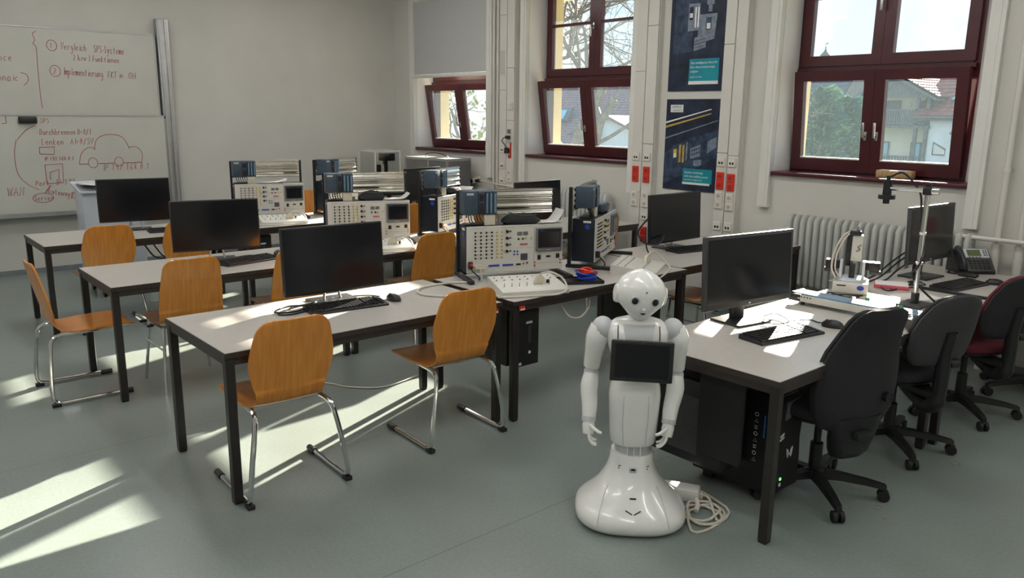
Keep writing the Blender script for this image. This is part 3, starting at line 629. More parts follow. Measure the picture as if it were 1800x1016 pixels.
def w_sled(u):
    tab = [(0, .19), (.12, .205), (.30, .205), (.45, .185), (.53, .163), (.58, .168), (.66, .190), (.74, .205), (.80, .203), (.90, .186), (1, .166)]
    return interp(tab, u), 0
def w_four(u):
    tab = [(0, .19), (.2, .20), (.45, .195), (.52, .195), (.60, .203), (.75, .198), (1, .172)]
    return interp(tab, u), 0
def _sled():
    t = thing('plywood_chair', 'x', 'chair'); make_shell(t, w_sled, .868)
    for s in (-1, 1):
        pts = [(.20, s*.245, .018), (-.185, s*.245, .018), (-.222, s*.245, .032), (-.236, s*.243, .075), (-.228, s*.222, .22), (-.212, s*.198, .355), (-.195, s*.188, .405), (-.155, s*.180, .425), (-.08, s*.175, .428), (.20, s*.168, .432)]
        P = [Vector(pts[0])] + smoothpath(pts[1:], 4)
        f = MB().tube(P, .0125, 10).build('sled_frame', 'chrome', t)
        MB().rbox((-.222, s*.245, .011), (.05, .034, .022), .004).build('foot_cap', 'black_plastic', f)
        MB().cyl((.145, s*.245, .018), (.215, s*.245, .018), .0165, n=12).build('end_cap', 'black_plastic', f)
    MB().tube([(.06, -.172, .428), (.06, .172, .428)], .010, 8).tube([(-.09, -.176, .426), (-.09, .176, .426)], .010, 8).build('cross_bar', 'chrome', t)
    return t
def _four():
    t = thing('plywood_chair', 'x', 'chair'); make_shell(t, w_four, .865)
    for s in (-1, 1):
        MB().tube([(.19, s*.215, 0), (.16, s*.19, .25), (.145, s*.178, .425)], .0105, 8).build('leg', 'chrome', t)
        MB().tube([(-.225, s*.215, 0), (-.19, s*.195, .25), (-.16, s*.18, .425)], .0105, 8).build('leg', 'chrome', t)
        b = MB().tube([(.16, s*.185, .415), (-.17, s*.185, .42)], .009, 8).tube([(.17, s*.197, .28), (-.19, s*.197, .28)], .006, 6).build('side_rail', 'chrome', t)
        MB().rbox((.19, s*.20, .40), (.03, .05, .016), .004).rbox((.03, s*.205, .40), (.02, .04, .016), .004).build('stacking_hook', 'black_plastic', b)
    MB().tube([(.15, -.185, .415), (.15, .185, .415)], .009, 8).tube([(-.15, -.185, .42), (-.15, .185, .42)], .009, 8).build('cross_bar', 'chrome', t)
    return t
KS, KF = Kind(_sled), Kind(_four)
GC = 'plywood classroom chairs'
KS.put((-3.495, 1.52, 0), 178, 'plywood sled chair nearest the viewer at the left of the front desk', GC)
KS.put((-3.478, 2.51, 0), 178, 'plywood sled chair at the front desk, beside the hanging computer', GC)
KS.put((-5.49, 1.10, 0), 90, 'plywood sled chair seen from the side at the desk end, far left', GC)
KF.put((-5.275, 1.675, 0), 180, 'four-legged plywood chair between front and second row, left end', GC)
KF.put((-5.245, 2.405, 0), 180, 'plywood chair mostly hidden behind the front row monitor', GC)
KF.put((-5.235, 3.545, 0), 180, 'plywood chair directly left of the front trainer console', GC)
KS.put((-7.105, 1.655, 0), 180, 'plywood chair at the back row desk in front of the whiteboard', GC)
KS.put((-7.105, 2.275, 0), 180, 'plywood chair at the back row, half behind second row monitor', GC)
KF.put((-7.075, 4.63, 0), 180, 'plywood chair between the two consoles of the second row', GC)
KF.put((-7.075, 5.50, 0), 180, 'plywood chair at the back row nearest the windows', GC)
KF.put((-8.45, 4.36, 0), 0, 'plywood chair behind the back row, facing the viewer', GC)
KF.put((-5.245, 5.49, 0), 180, 'plywood chair at the second row nearest the windows', GC)
KF.put((-3.50, 4.93, 0), 180, 'plywood chair pushed under the desk below the posters', GC)

# ================================================================== monitors, keyboards, mice
def monitor(name_loc, rz, w, z0, z1, label, base='plate', grey=False, tilt=-3, group='computer monitors'):
    t = thing('monitor', label, 'monitor', name_loc, rz, group); h = z1-z0; zc = (z0+z1)/2
    M = Matrix.Translation((0, 0, zc)) @ Matrix.Rotation(R(tilt), 4, 'X')
    hs = MB().rbox((0, .012, 0), (w, .026, h), .005, 2, M).rbox((0, .03, -.02), (w*.6, .03, h*.5), .012, 2, M).build('housing', 'bezel_grey' if grey else 'black_plastic', t)
    b = .018 if grey else .008
    MB().bb(-w/2+b, w/2-b, -.0025, .0, -h/2+b*1.7, h/2-b).build('screen', 'screen', hs).matrix_local = M
    if grey: MB().bb(-.008, .008, -.0032, -.002, -h/2+.010, -h/2+.018).build('emblem', 'led_white', hs).matrix_local = M
    if base == 'plate':
        n = MB().rbox((0, .07, z0/2+.06), (.085, .035, z0+.12), .01).build('neck', 'black_plastic', t)
        MB().rbox((0, .04, .006), (.25, .20, .012), .005).build('base', 'black_plastic', t)
    else:
        n = MB()
        for s in (-1, 1): n.tube(smoothpath([(s*.05, .05, .01), (s*.045, .06, z0*.6), (s*.03, .06, z0+.05)], 4), .007, 8)
        n.rbox((0, .06, z0+.06), (.09, .03, .09), .006).build('neck', 'steel', t)
        MB().rbox((0, .05, .006), (.26, .17, .012), .005).build('base', 'black_plastic', t)
    return t
monitor((-3.925, 2.085, DH), 87, .605, .062, .437, 'black monitor on the front row desk, largest of the left monitors', 'wire')
monitor((-5.565, 2.04, DH), 77, .592, .078, .434, 'black monitor on the left desk of the second row', 'wire')
monitor((-7.45, 2.03, DH), 81, .588, .080, .455, 'black monitor on the back row desk in front of the whiteboard', 'wire')
monitor((-3.93, 5.13, DH), 91, .665, .055, .445, 'wide black monitor below the posters', 'wire')
monitor((-2.215, 3.53, DH), 82, .655, .095, .470, 'grey framed monitor on the sunlit desk beside the robot', 'plate', True)
monitor((-2.13, 5.54, DH), 86, .60, .115, .49, 'dark monitor behind the camera stand by the window', 'plate', True)
monitor((-7.33, 5.02, DH), 102, .56, .095, .455, 'black monitor on the back row near the far window', 'plate')
monitor((-5.33, 4.92, DH), 94, .60, .075, .452, 'black monitor behind the front console, only its top showing', 'plate')

def _kb(wl=.44):
    t = thing('keyboard', 'x', 'keyboard')
    MB().prism([(-.075, 0), (.075, 0), (.075, .022), (.068, .024), (-.07, .012), (-.075, .008)], -wl/2, wl/2, 'x').build('case', 'black_plastic', t)
    k = MB()
    for r in range(6):
        y = -.052+r*.0215; z = .0135+(y+.07)*.087; x = -wl/2+.012
        n = 0
        while x < wl/2-.02:
            w = .0165
            if r == 0 and n == 3: w = .11
            if abs(x-(.09)) < .009 or abs(x-.165) < .009: x += .008
            if x+w > wl/2-.01: break
            k.box((x+w/2, y, z+.003), (w-.003, .0165, .008)); x += w+.002; n += 1
    k.build('keys', 'key', t, True); return t
KK = Kind(_kb)
KK.put((-3.775, 2.065, DH), 84, 'black keyboard in front of the front row monitor', 'keyboards')
KK.put((-5.40, 2.20, DH), 104, 'black keyboard on the left second row desk', 'keyboards')
KK.put((-7.22, 2.28, DH), 83, 'black keyboard on the back row desk by the whiteboard', 'keyboards')
KK.put((-3.77, 5.16, DH), 80, 'black keyboard below the wide monitor under the posters', 'keyboards')
KK.put((-1.955, 3.44, DH), 80, 'sunlit keyboard in front of the grey framed monitor', 'keyboards')
KK.put((-1.87, 5.40, DH), 82, 'dark keyboard beside the camera stand, with sun stripes', 'keyboards')
def _mouse():
    t = thing('computer_mouse', 'x', 'mouse'); n = 16
    def ring(k, z): return [(.031*k*math.cos(2*PI*i/n)*(1-.12*math.sin(2*PI*i/n)), .057*k*math.sin(2*PI*i/n), z+ (.006*k if 0 else 0)) for i in range(n)]
    MB().rings([ring(.90, 0), ring(1, .006), ring(.97, .015), ring(.85, .025), ring(.62, .033), ring(.3, .0375), ring(.06, .038)]).build('body', 'black_plastic', t, sharp=60)
    MB().cyl((-.004, .03, .030), (.004, .03, .030), .008, n=10).build('wheel', 'bezel_grey', t); return t
KM = Kind(_mouse)
KM.put((-3.765, 2.36, DH), 95, 'black mouse beside the front row keyboard', 'computer mice')
KM.put((-5.53, 2.47, DH), 60, 'black mouse on the second row desk, beside keyboard cable', 'computer mice')
KM.put((-1.885, 3.80, DH), 105, 'black mouse on the sunlit desk beside the keyboard', 'computer mice')
KM.put((-1.755, 5.66, DH), 120, 'black mouse on the window desk near the telephone', 'computer mice')

# ================================================================== trainer consoles
def _station():
    t = thing('trainer_console', 'x', 'trainer'); W = .335
    MB().rbox((0, .084, .195), (2*W, .160, .30), .004, 1).build('housing', 'station_blue', t)
    fp = MB().rbox((0, 0, .195), (2*W-.006, .008, .302), .002, 1).build('front_panel', 'panel_white', t)
    yf = -.004
    j, yl, kn = MB(), MB(), MB()
    for r in range(8):
        z = .305-r*.0235
        for c in range(4): j.cyl((-.275+c*.037, yf, z), (-.275+c*.037, yf-.006, z), .0062, n=8)
        for c in range(3): j.bb(-.262+c*.037, -.252+c*.037, yf-.0006, yf, z-.001, z+.001)
        for c in range(2): yl.cyl((-.128+c*.031, yf, z), (-.128+c*.031, yf-.006, z), .0062, n=8)
    for r in range(4): kn.cyl((-.062, yf, .308-r*.043), (-.062, yf-.014, .308-r*.043), .0095, n=10).cyl((-.038, yf, .308-r*.043), (-.038, yf-.006, .308-r*.043), .0055, n=8)
    j.build('jack_rows', 'black_plastic', fp, True); yl.build('yellow_jacks', 'yellow', fp, True); kn.build('rotary_knobs', 'black_plastic', fp, True)
    d = MB()
    for x, z in ((.015, .29), (.055, .29)): d.bb(x-.004, x+.028, yf-.003, yf, z-.012, z+.012)
    d.build('meter', 'hmi_grey', fp); MB().bb(.03, .082, yf-.003, yf, .212, .226).build('led_readout', 'marker_red', fp); MB().bb(.035, .082, yf-.004, yf, .115, .158).build('small_display', 'robot_dark', fp)
    j2, y2, b2, r2 = MB(), MB(), MB(), MB()
    for x in (.018, .048): j2.cyl((x, yf, .255), (x, yf-.007, .255), .0065, n=8)
    for x in (.068, .108): y2.cyl((x, yf, .258), (x, yf-.006, .258), .0055, n=8)
    for x in (-.01, .012):
        for z in (.155, .175): b2.cyl((x, yf, z), (x, yf-.006, z), .0058, n=8)
    for x in (-.185, -.09): b2.bb(x, x+.072, yf-.005, yf, .083, .094)
    for z in (.075, .095): r2.cyl((.135, yf, z), (.135, yf-.005, z), .005, n=8); r2.cyl((.315, yf, z+.01), (.315, yf-.005, z+.01), .005, n=8)
    r2.cyl((.055, yf, .092), (.055, yf-.006, .092), .0055, n=8)
    j2.bb(.005, .035, yf-.005, yf, .083, .094).cyl((.08, yf, .095), (.08, yf-.006, .095), .0055, n=8).bb(.153, .176, yf-.005, yf, .112, .142).bb(.285, .309, yf-.005, yf, .118, .146).bb(.215, .245, yf-.003, yf, .125, .137)
    j2.build('black_jacks', 'black_plastic', fp, True); y2.build('yellow_pair', 'yellow', fp, True); b2.build('blue_connectors', 'blue', fp, True); r2.build('red_jacks', 'red', fp, True)
    ln = MB()
    for x0, x1, z in ((-.30, -.20, .333), (-.10, .0, .333), (.02, .12, .335), (.14, .31, .088), (.0, .11, .196)): ln.bb(x0, x1, yf-.0005, yf, z, z+.0012)
    for x in (.128,): ln.bb(x, x+.0012, yf-.0005, yf, .06, .33)
    ln.build('printed_lines', 'hmi_grey', fp, True)
    h = MB().rbox((.230, yf-.008, .245), (.185, .018, .155), .004, 1).build('operator_panel', 'hmi_grey', t)
    MB().bb(.150, .310, yf-.0185, yf-.016, .192, .315).build('bezel', 'black_plastic', h); MB().bb(.160, .300, yf-.0195, yf-.0182, .200, .295).build('screen', 'screen', h)
    lettering('SIEMENS', .0085, 'sky_blue', h, faceY(.158, yf-.0192, .303)); lettering('SIMATIC HMI', .006, 'led_white', h, faceY(.208, yf-.0178, .175))
    # black posts and feet
    for s in (-1, 1):
        p = MB().bb(s*.338-.009, s*.338+.009, .166, .190, .012, .56).build('post', 'black_matt', t)
        MB().rbox((s*.338, .03, .012), (.036, .34, .024), .005).build('foot', 'black_plastic', p)
    # grooved aluminium mounting rail behind the controller
    pr_ = [(.162, .400)] + [(.150-.006*math.sin(k*.9)-.004*math.sin(k*2.3), .400+k*.0055) for k in range(31)] + [(.162, .565)]
    MB().prism(pr_, -.335, .315, 'x').build('mounting_rail', 'aluminium', t, sharp=80)
    # controller on the rail
    c = MB().rbox((-.292, .085, .492), (.090, .122, .150), .006).rbox((-.224, .085, .492), (.044, .122, .150), .006).build('controller', 'plc', t)
    MB().rbox((-.224, .022, .526), (.030, .006, .045), .003).rbox((-.224, .022, .458), (.032, .006, .07), .003).build('display_cover', 'black_plastic', c)
    m = MB()
    for k in range(3): m.rbox((-.186+k*.027, .087, .489), (.026, .120, .150), .004, 1)
    m.build('io_module', 'plc', c); m2 = MB()
    for k in range(3): m2.rbox((-.186+k*.027, .026, .489), (.011, .008, .125), .003, 1)
    m2.build('module_flap', 'plc_light', c)
    MB().bb(-.322, -.278, .0228, .0242, .545-.003, .557-.003).build('name_plate', 'led_white', c); lettering('SIEMENS', .0095, 'plc', c, faceY(-.3205, .0226, .5445))
    MB().rbox((-.165, .06, .380), (.075, .05, .070), .003, 1).build('terminal_block', 'cream', t)
    w = MB()
    for k in range(5): w.tube(smoothpath([(-.30+k*.018, .07, .42), (-.30+k*.02, .045+.01*(k % 2), .375), (-.27+k*.02, .06, .352), (-.24+k*.02, .1, .348)], 4), .0035, 5)
    w.build('wiring', 'cable_black', t, True)
    MB().rbox((-.24, .08, .352), (.17, .08, .008), .002, 1).build('top_fitting', 'black_plastic', t)
    pl = MB().rbox((-.312, yf-.016, .10), (.026, .03, .045), .004).build('power_plug', 'black_plastic', t)
    MB().bb(-.322, -.302, yf-.033, yf-.031, .098, .114).build('red_switch', 'red', pl); MB().tube(smoothpath([(-.312, yf-.03, .08), (-.30, yf-.05, .06), (-.27, yf-.06, .03), (-.265, yf-.05, .008)], 5), .0045, 6).build('power_lead', 'cable_black', pl)
    pl = MB().prism([(-.285, .075), (-.215, .075), (-.215, .093), (-.235, .10), (-.265, .10), (-.285, .093)], yf-.03, yf, 'y').build('data_plug', 'cream', t); MB().tube(smoothpath([(-.25, yf-.028, .08), (-.25, yf-.045, .05), (-.245, yf-.05, .008)], 5), .0045, 6).build('data_lead', 'cable_white', pl)
    bl = MB().bb(-.3362, -.335, .03, .085, .318, .332).build('side_label', 'paper', t)
    MB().cyl((-.3362, .055, .29), (-.335, .055, .29), .018, n=18).build('side_seal', 'blue', t)
    return t
KT = Kind(_station); GT = 'trainer consoles with controllers'
def st(left, ang, label):
    a = R(ang); return KT.put((left[0]+.335*math.cos(a), left[1]+.335*math.sin(a), DH), ang, label, GT)
st((-3.945, 3.02), 69.5, 'trainer console on the front row desk, panel facing the viewer')
st((-3.715, 3.96), 120, 'trainer console on the front row seen from its dark side')
st((-5.72, 2.985), 68, 'trainer console on the second row, panel facing the viewer')
st((-5.53, 3.93), 114, 'trainer console on the second row seen from its dark side')
st((-7.61, 2.99), 75, 'trainer console on the back row, panel facing the viewer')
st((-7.42, 3.90), 112, 'trainer console on the back row, mostly hidden, seen edge on')

def _ctrl():
    t = thing('switch_box', 'x', 'switch box')
    MB().prism([(-.155, 0), (.155, 0), (.155, .062), (-.148, .030), (-.155, .024)], -.21, .21, 'x').build('case', 'panel_white', t)
    def zt(y): return .030+(y+.148)*.1056
    s, k = MB(), MB()
    for i in range(7): s.cyl((-.17+i*.048, -.06, zt(-.06)), (-.17+i*.048, -.062, zt(-.06)+.022), .0025, n=6); s.cyl((-.17+i*.048, -.06, zt(-.06)), (-.17+i*.048, -.06, zt(-.06)+.004), .005, n=8)
    for i in range(8): k.cyl((-.18+i*.05, .06, zt(.06)), (-.18+i*.05, .06, zt(.06)+.004), .006, n=8).cyl((-.18+i*.05, .11, zt(.11)), (-.18+i*.05, .11, zt(.11)+.004), .005, n=8)
    s.build('toggle_switches', 'steel', t, True); k.build('indicator_lamps', 'hmi_grey', t, True)
    MB().cyl((.12, -.03, zt(-.03)), (.12, -.03, zt(-.03)+.02), .011, n=12).build('knob', 'black_plastic', t)
    p = MB().prism([(-.04, 0), (.04, 0), (.03, .035), (.012, .055), (-.012, .055), (-.03, .035)], -.05, -.032, 'y').build('plug', 'cream', t); p.location = (.06, .0, zt(-.04))
    MB().tube(smoothpath([(.06, -.041, zt(-.04)+.05), (.07, -.06, .11), (.13, -.08, .115), (.185, -.11, .08), (.19, -.165, .03), (.12, -.20, .008), (-.05, -.205, .008), (-.25, -.19, .008)], 6), .006, 6).build('cable', 'cable_white', t)
    return t
KC = Kind(_ctrl); GB = 'white switch boxes'
KC.put((-3.505, 3.155, DH), 68, 'white sloped switch box in front of the front console', GB)
KC.put((-3.50, 4.18, DH), 120, 'white switch box beside the edge-on front console', GB)
KC.put((-5.29, 3.24, DH), 70, 'white switch box in front of the second row console', GB)
KC.put((-7.17, 3.27, DH), 75, 'white switch box in front of the back row console', GB)

# computers hung under the desks
def tower(loc, label, rz=0, d=.38, w=.175, h=.35):
    t = thing('computer_tower', label, 'computer', loc, rz, 'computers hung under desks')
    MB().rbox((-d/2, 0, h/2), (d, w, h), .006).build('case', 'black_plastic', t)
    f = MB().rbox((.004, 0, h/2), (.012, w-.004, h-.004), .004).build('front', 'black_matt', t)
    MB().bb(.0105, .0115, -.02, .03, h-.085, h-.070).build('name_strip', 'led_white', f); MB().bb(.0102, .012, -.004, .02, h*.42, h*.72).build('drive_slot', 'bezel_grey', f)
    MB().cyl((.010, .01, h*.24), (.0125, .01, h*.24), .010, n=14).build('emblem', 'led_white', f); MB().bb(.0105, .0115, -.075, -.055, .012, .03).build('sticker', 'paper', f)
    b = MB()
    for y in (-w/2-.008, w/2+.008): b.bb(-d*.75, -d*.2, y-.003, y+.003, -.004, DH-loc[2]-.062)
    b.bb(-d*.75, -d*.2, -w/2-.011, w/2+.011, -.008, -.001); b.build('hanger', 'black_matt', t); return t
tower((-3.44, 3.10, .275), 'black computer hung under the front desks behind the sled chair')
tower((-3.46, 4.30, .275), 'black computer hung under the desk right behind the robot head')
tower((-7.02, 2.99, .30), 'black computer hung under the back row desk')
# ================================================================== humanoid robot
def sup(cx, cy, z, rx, ry, n=28, e=2.4, tx=0.0, ty=0.0):
    o = []
    for k in range(n):
        a = 2*PI*k/n; c, s = math.cos(a), math.sin(a)
        x = rx*math.copysign(abs(c)**(2/e), c); y = ry*math.copysign(abs(s)**(2/e), s)
        o.append((cx+x, cy+y, z+x*tx+y*ty))
    return o
rb = thing('humanoid_robot', 'glossy white humanoid robot with chest tablet standing in the foreground', 'robot', (-2.135, 2.565, 0), 45)
# wheeled skirt base
bp = []
for z, rx, ry, cy, e in ((.006, .205, .185, 0, 2.7), (.012, .232, .21, 0, 2.7), (.03, .246, .222, 0, 2.7), (.055, .247, .222, 0, 2.7), (.078, .238, .212, 0, 2.6), (.105, .213, .190, .0, 2.5), (.14, .178, .160, .0, 2.3), (.175, .147, .136, .004, 2.2), (.215, .121, .116, .008, 2.2), (.25, .106, .104, .01, 2.2), (.285, .098, .097, .01, 2.2), (.312, .096, .095, .01, 2.2), (.322, .092, .091, .01, 2.2)):
    bp.append(sup(0, cy, z, rx, ry, 36, e))
base = MB().rings(bp).build('base', 'robot_white', rb, sharp=60)
def on_base(x, z):
    for (a, b) in zip(bp, bp[1:]):
        if a[0][2] <= z <= b[0][2]:
            t = (z-a[0][2])/(b[0][2]-a[0][2]); best = None
            for ring, in ((a,),):
                pass
            def fy(r):
                pts = [p for p in r if p[1] <= .02]; pts.sort(key=lambda p: abs(p[0]-x)); return min(p[1] for p in pts[:2])
            return fy(a)*(1-t)+fy(b)*t
    return -.2
dk = MB()
for s in (-1, 1):
    dk.tube([(s*.004, on_base(s*.004, .105)-.002, .103), (s*.032, on_base(s*.032, .118)-.002, .116)], .0028, 6)
    for q in range(3):
        zz = .27+(.006 if q else -.004); xx = s*.062+(q-1)*.006*(1 if q else 0); dk.sphere((xx, on_base(xx, zz)-.001, zz), .0028, 6, 4)
dk.bb(-.014, .014, on_base(0, .155)-.003, on_base(0, .155)+.01, .153, .158); dk.build('sensor_slots', 'black_plastic', base, True)
MB().rbox((0, on_base(0, .26)+.006, .262), (.034, .02, .026), .006).build('laser_window', 'robot_grey', base); MB().rbox((0, on_base(0, .268)-.004, .266), (.020, .008, .010), .003).build('lens', 'black_plastic', base)
sm = MB()
for s in (-1, 1):
    P = [(s*(.055+.07*(1-t)**1.5), None, .30-.24*t) for t in ()]
    pts = []
    for k in range(9):
        z = .045+k*.018; x = s*(.135 - .03*(k/8)**2+.02*(1-k/8)); pts.append((x, on_base(x, z)-.0012, z))
    sm.tube(pts, .0016, 5)
sm.build('panel_seams', 'robot_grey', base)
MB().lathe([(.075, .30), (.078, .33), (.082, .36), (.086, .39)], 24, (0, .01, 0)).build('knee_joint', 'robot_grey', rb)
rr = MB()
for x in (-.028, 0, .028): rr.bb(x-.002, x+.002, -.082, -.070, .315, .385)
rr.build('joint_ribs', 'robot_white', rb)
# tall skirt: thigh section
MB().rings([sup(0, .01, z, rx, ry, 32, e) for z, rx, ry, e in ((.366, .098, .094, 2.2), (.374, .102, .098, 2.2), (.42, .105, .100, 2.2), (.50, .110, .104, 2.2), (.58, .114, .104, 2.2), (.62, .110, .100, 2.2), (.655, .098, .088, 2.2), (.675, .08, .07, 2.2))]).build('thigh', 'robot_white', rb, sharp=60)
s_ = MB()
for s in (-1, 1): s_.tube([(s*.048, -.083+.01*0, .37), (s*.055, -.085, .48), (s*.052, -.083, .60)], .0016, 5)
s_.build('thigh_seams', 'robot_grey', rb)
MB().rings([sup(0, .012, z, rx, ry, 24, 2.2) for z, rx, ry in ((.64, .062, .055), (.68, .060, .052), (.72, .066, .056))]).build('waist', 'robot_grey', rb)
# chest
MB().rings([sup(0, .012, z, rx, ry, 32, e) for z, rx, ry, e in ((.695, .072, .062, 2.2), (.72, .092, .078, 2.2), (.76, .112, .090, 2.4), (.80, .126, .096, 2.6), (.84, .134, .096, 2.6), (.875, .134, .088, 2.6), (.90, .122, .074, 2.4), (.918, .098, .058, 2.2), (.928, .06, .04, 2))]).build('chest', 'robot_white', rb, sharp=60)
CH = [(.695, .072, .062, 2.2), (.72, .092, .078, 2.2), (.76, .112, .090, 2.4), (.80, .126, .096, 2.6), (.84, .134, .096, 2.6), (.875, .134, .088, 2.6), (.90, .122, .074, 2.4), (.918, .098, .058, 2.2), (.928, .06, .04, 2)]
def chest_y(x, z):
    rx, ry, e = (interp([(c[0], c[k]) for c in CH], z) for k in (1, 2, 3)); return .012-ry*max(0, 1-(abs(x)/rx)**e)**(1/e)
MB().rings([[(x*w, chest_y(x*w, z)-.0022, z) for x in (-1, -.75, -.5, -.25, 0, .25, .5, .75, 1)] + [(x*w, chest_y(x*w, z)+.006, z) for x in (1, .75, .5, .25, 0, -.25, -.5, -.75, -1)] for z, w in ((.73, .034), (.76, .040), (.79, .045), (.82, .050), (.85, .056), (.875, .061), (.895, .065), (.910, .068))]).build('chest_inlay', 'robot_grey', rb, sharp=60)
sp = MB()
for s in (-1, 1): sp.tube([(s*.088, chest_y(.088, z_)-.001, z_) for z_ in (.902, .89, .875, .86, .845)], .0026, 6)
sp.build('speaker_slots', 'robot_dark', rb)
MB().lathe([(.042, .895), (.040, .915), (.036, .93), (.035, .975)], 20, (0, 0, 0)).build('neck', 'robot_grey', rb)
MB().tube([(math.cos(a)*.041, math.sin(a)*.041-.004, .903+.012*math.sin(a)) for a in [PI+PI*k/12 for k in range(13)]], .0022, 5).build('collar_seam', 'robot_dark', rb)
# head
hd = bpy.data.objects.new('head', None)
hb = MB()
hr = []
for z, rx, ry, cy, e in ((-.103, .014, .016, -.030, 2), (-.098, .028, .030, -.026, 2), (-.086, .046, .050, -.018, 2.05), (-.070, .062, .066, -.011, 2.1), (-.052, .080, .080, -.005, 2.1), (-.034, .098, .089, .0, 2.1), (-.012, .107, .094, .003, 2.1), (.014, .109, .096, .005, 2.1), (.038, .103, .094, .006, 2.1), (.060, .090, .086, .008, 2.05), (.080, .068, .068, .009, 2), (.096, .042, .044, .009, 2), (.104, .022, .023, .009, 2), (.107, .008, .008, .009, 2)):
    hr.append(sup(0, cy, z, rx, ry, 36, e))
hm = hb.rings(hr).mesh('head', 60)
head = obj('head', hm, 'robot_white', rb); head.location = (.004, -.012, 1.035); head.rotation_euler = (R(8), R(5), R(9))
for s in (-1, 1):
    MB().rings([[(s*(.092+dx), .006+rad*math.cos(2*PI*k/18)*.9, -.004+rad*math.sin(2*PI*k/18)*1.1) for k in range(18)] for dx, rad in ((-.01, .040), (.012, .038), (.019, .034), (.0215, .026))]).build('ear_disc', 'robot_white', head)
    def fp(x, z):   # front surface of the head
        for a, b in zip(hr, hr[1:]):
            if a[0][2] <= z <= b[0][2]:
                t = (z-a[0][2])/(b[0][2]-a[0][2]); f = lambda r: min(p[1] for p in sorted(r, key=lambda p: abs(p[0]-x))[:4]); return f(a)*(1-t)+f(b)*t
    ex, ez = s*.041, -.002
    ey = fp(ex, ez)
    MB().cyl((ex, ey+.012, ez), (ex*1.04, ey-.0035, ez), .0195, n=24).build('eye_ring', 'robot_grey', head); MB().sphere((ex*1.02, ey-.0005, ez), (.0155, .007, .0165), 18, 8).build('eye', 'screen', head)
MB().sphere((0, fp(0, .038)-.0005, .038), .0035, 8, 6).build('forehead_camera', 'black_plastic', head)
MB().rings([[(x, fp(0, -.055)-.001+dy, -.056+dz) for x, dz in ((-.012, 0), (-.006, -.0045), (0, -.006), (.006, -.0045), (.012, 0), (.006, .0012), (0, .0018), (-.006, .0012))] for dy in (.006, -.0015)]).build('mouth', 'black_plastic', head)
MB().sphere((0, fp(0, -.038)+.001, -.038), (.008, .008, .008), 10, 6).build('nose', 'robot_white', head)
MB().rings([sup(.0, .012, .1035-.004*k, .022+.006*k, .024+.006*k, 16, 2) for k in range(3)]).build('crown_touch_pad', 'robot_grey', head)
# tablet
tb = MB().rbox((0, 0, 0), (.262, .016, .176), .007, 3).build('tablet', 'black_plastic', rb); tb.location = (.012, -.122, .770); tb.rotation_euler = (R(-6), R(1.5), 0)
MB().bb(-.112, .112, -.0092, -.0082, -.070, .072).build('tablet_screen', 'screen', tb); MB().sphere((0, -.008, .080), .003, 8, 4).build('tablet_camera', 'bezel_grey', tb); MB().rbox((0, .03, -.01), (.07, .05, .06), .008).build('tablet_mount', 'robot_grey', tb)
# arms
def limb(name, pts, radii, m, par, n=16):
    P = smoothpath(pts, 5); R_ = [interp([(i/(len(radii)-1), r) for i, r in enumerate(radii)], k/(len(P)-1)) for k in range(len(P))]
    return MB().tube(P, 0, n, radii=R_).build(name, m, par, sharp=60)
for s in (-1, 1):
    S = Vector((s*.150, .012, .875)); E = Vector((s*(.192 if s < 0 else .178), .03, .665)); Wp = Vector((s*(.198 if s < 0 else .150), -.035, .475)); 
    sh = MB().sphere(S, (.048, .050, .052), 18, 12).build('shoulder', 'robot_grey', rb)
    ua = limb('upper_arm', [S+Vector((s*.012, 0, .012)), S+Vector((s*.024, 0, -.05)), S.lerp(E, .5)+Vector((s*.012, 0, 0)), E+Vector((0, 0, .03))], [.040, .050, .046, .040, .036], 'robot_white', rb)
    MB().sphere(E, (.034, .036, .038), 16, 10).build('elbow', 'robot_grey', ua)
    limb('forearm', [E+Vector((0, -.004, .0)), E.lerp(Wp, .35)+Vector((s*.006, 0, 0)), E.lerp(Wp, .7), Wp], [.032, .040, .037, .034, .030], 'robot_white', rb)
    # hand: palm and five curled fingers
    d = (Wp-E).normalized(); pc = Wp + d*.045; hand = MB().rings([sup(0, 0, 0, .1, .1, 4)] ) if 0 else None
    palm = limb('hand', [Wp-d*.01, Wp+d*.03, Wp+d*.068], [.023, .028, .024], 'robot_white', rb)
    cuff = MB().tube([Wp-d*.012, Wp+d*.012], .031, 16).build('wrist_cuff', 'robot_grey', palm)
    inw = Vector((-s, 0, 0)); fwd = Vector((0, -1, 0))
    for q, ln in enumerate((.052, .060, .058, .046)):
        b0 = Wp + d*.062 + fwd*(.020-.0135*q) + inw*.002
        MB().tube(smoothpath([b0, b0+d*ln*.45+inw*.006, b0+d*ln*.78+inw*.020, b0+d*ln*.86+inw*.036], 3), 0, 8, radii=[.0072-.0002*k for k in range(10)]).build('finger', 'robot_white', palm)
    b0 = Wp + d*.022 + fwd*.022 + inw*.008
    MB().tube(smoothpath([b0, b0+fwd*.018+inw*.016+d*.008, b0+fwd*.026+inw*.034+d*.018, b0+fwd*.026+inw*.048+d*.022], 3), 0, 8, radii=[.0085-.0002*k for k in range(10)]).build('thumb', 'robot_white', palm)

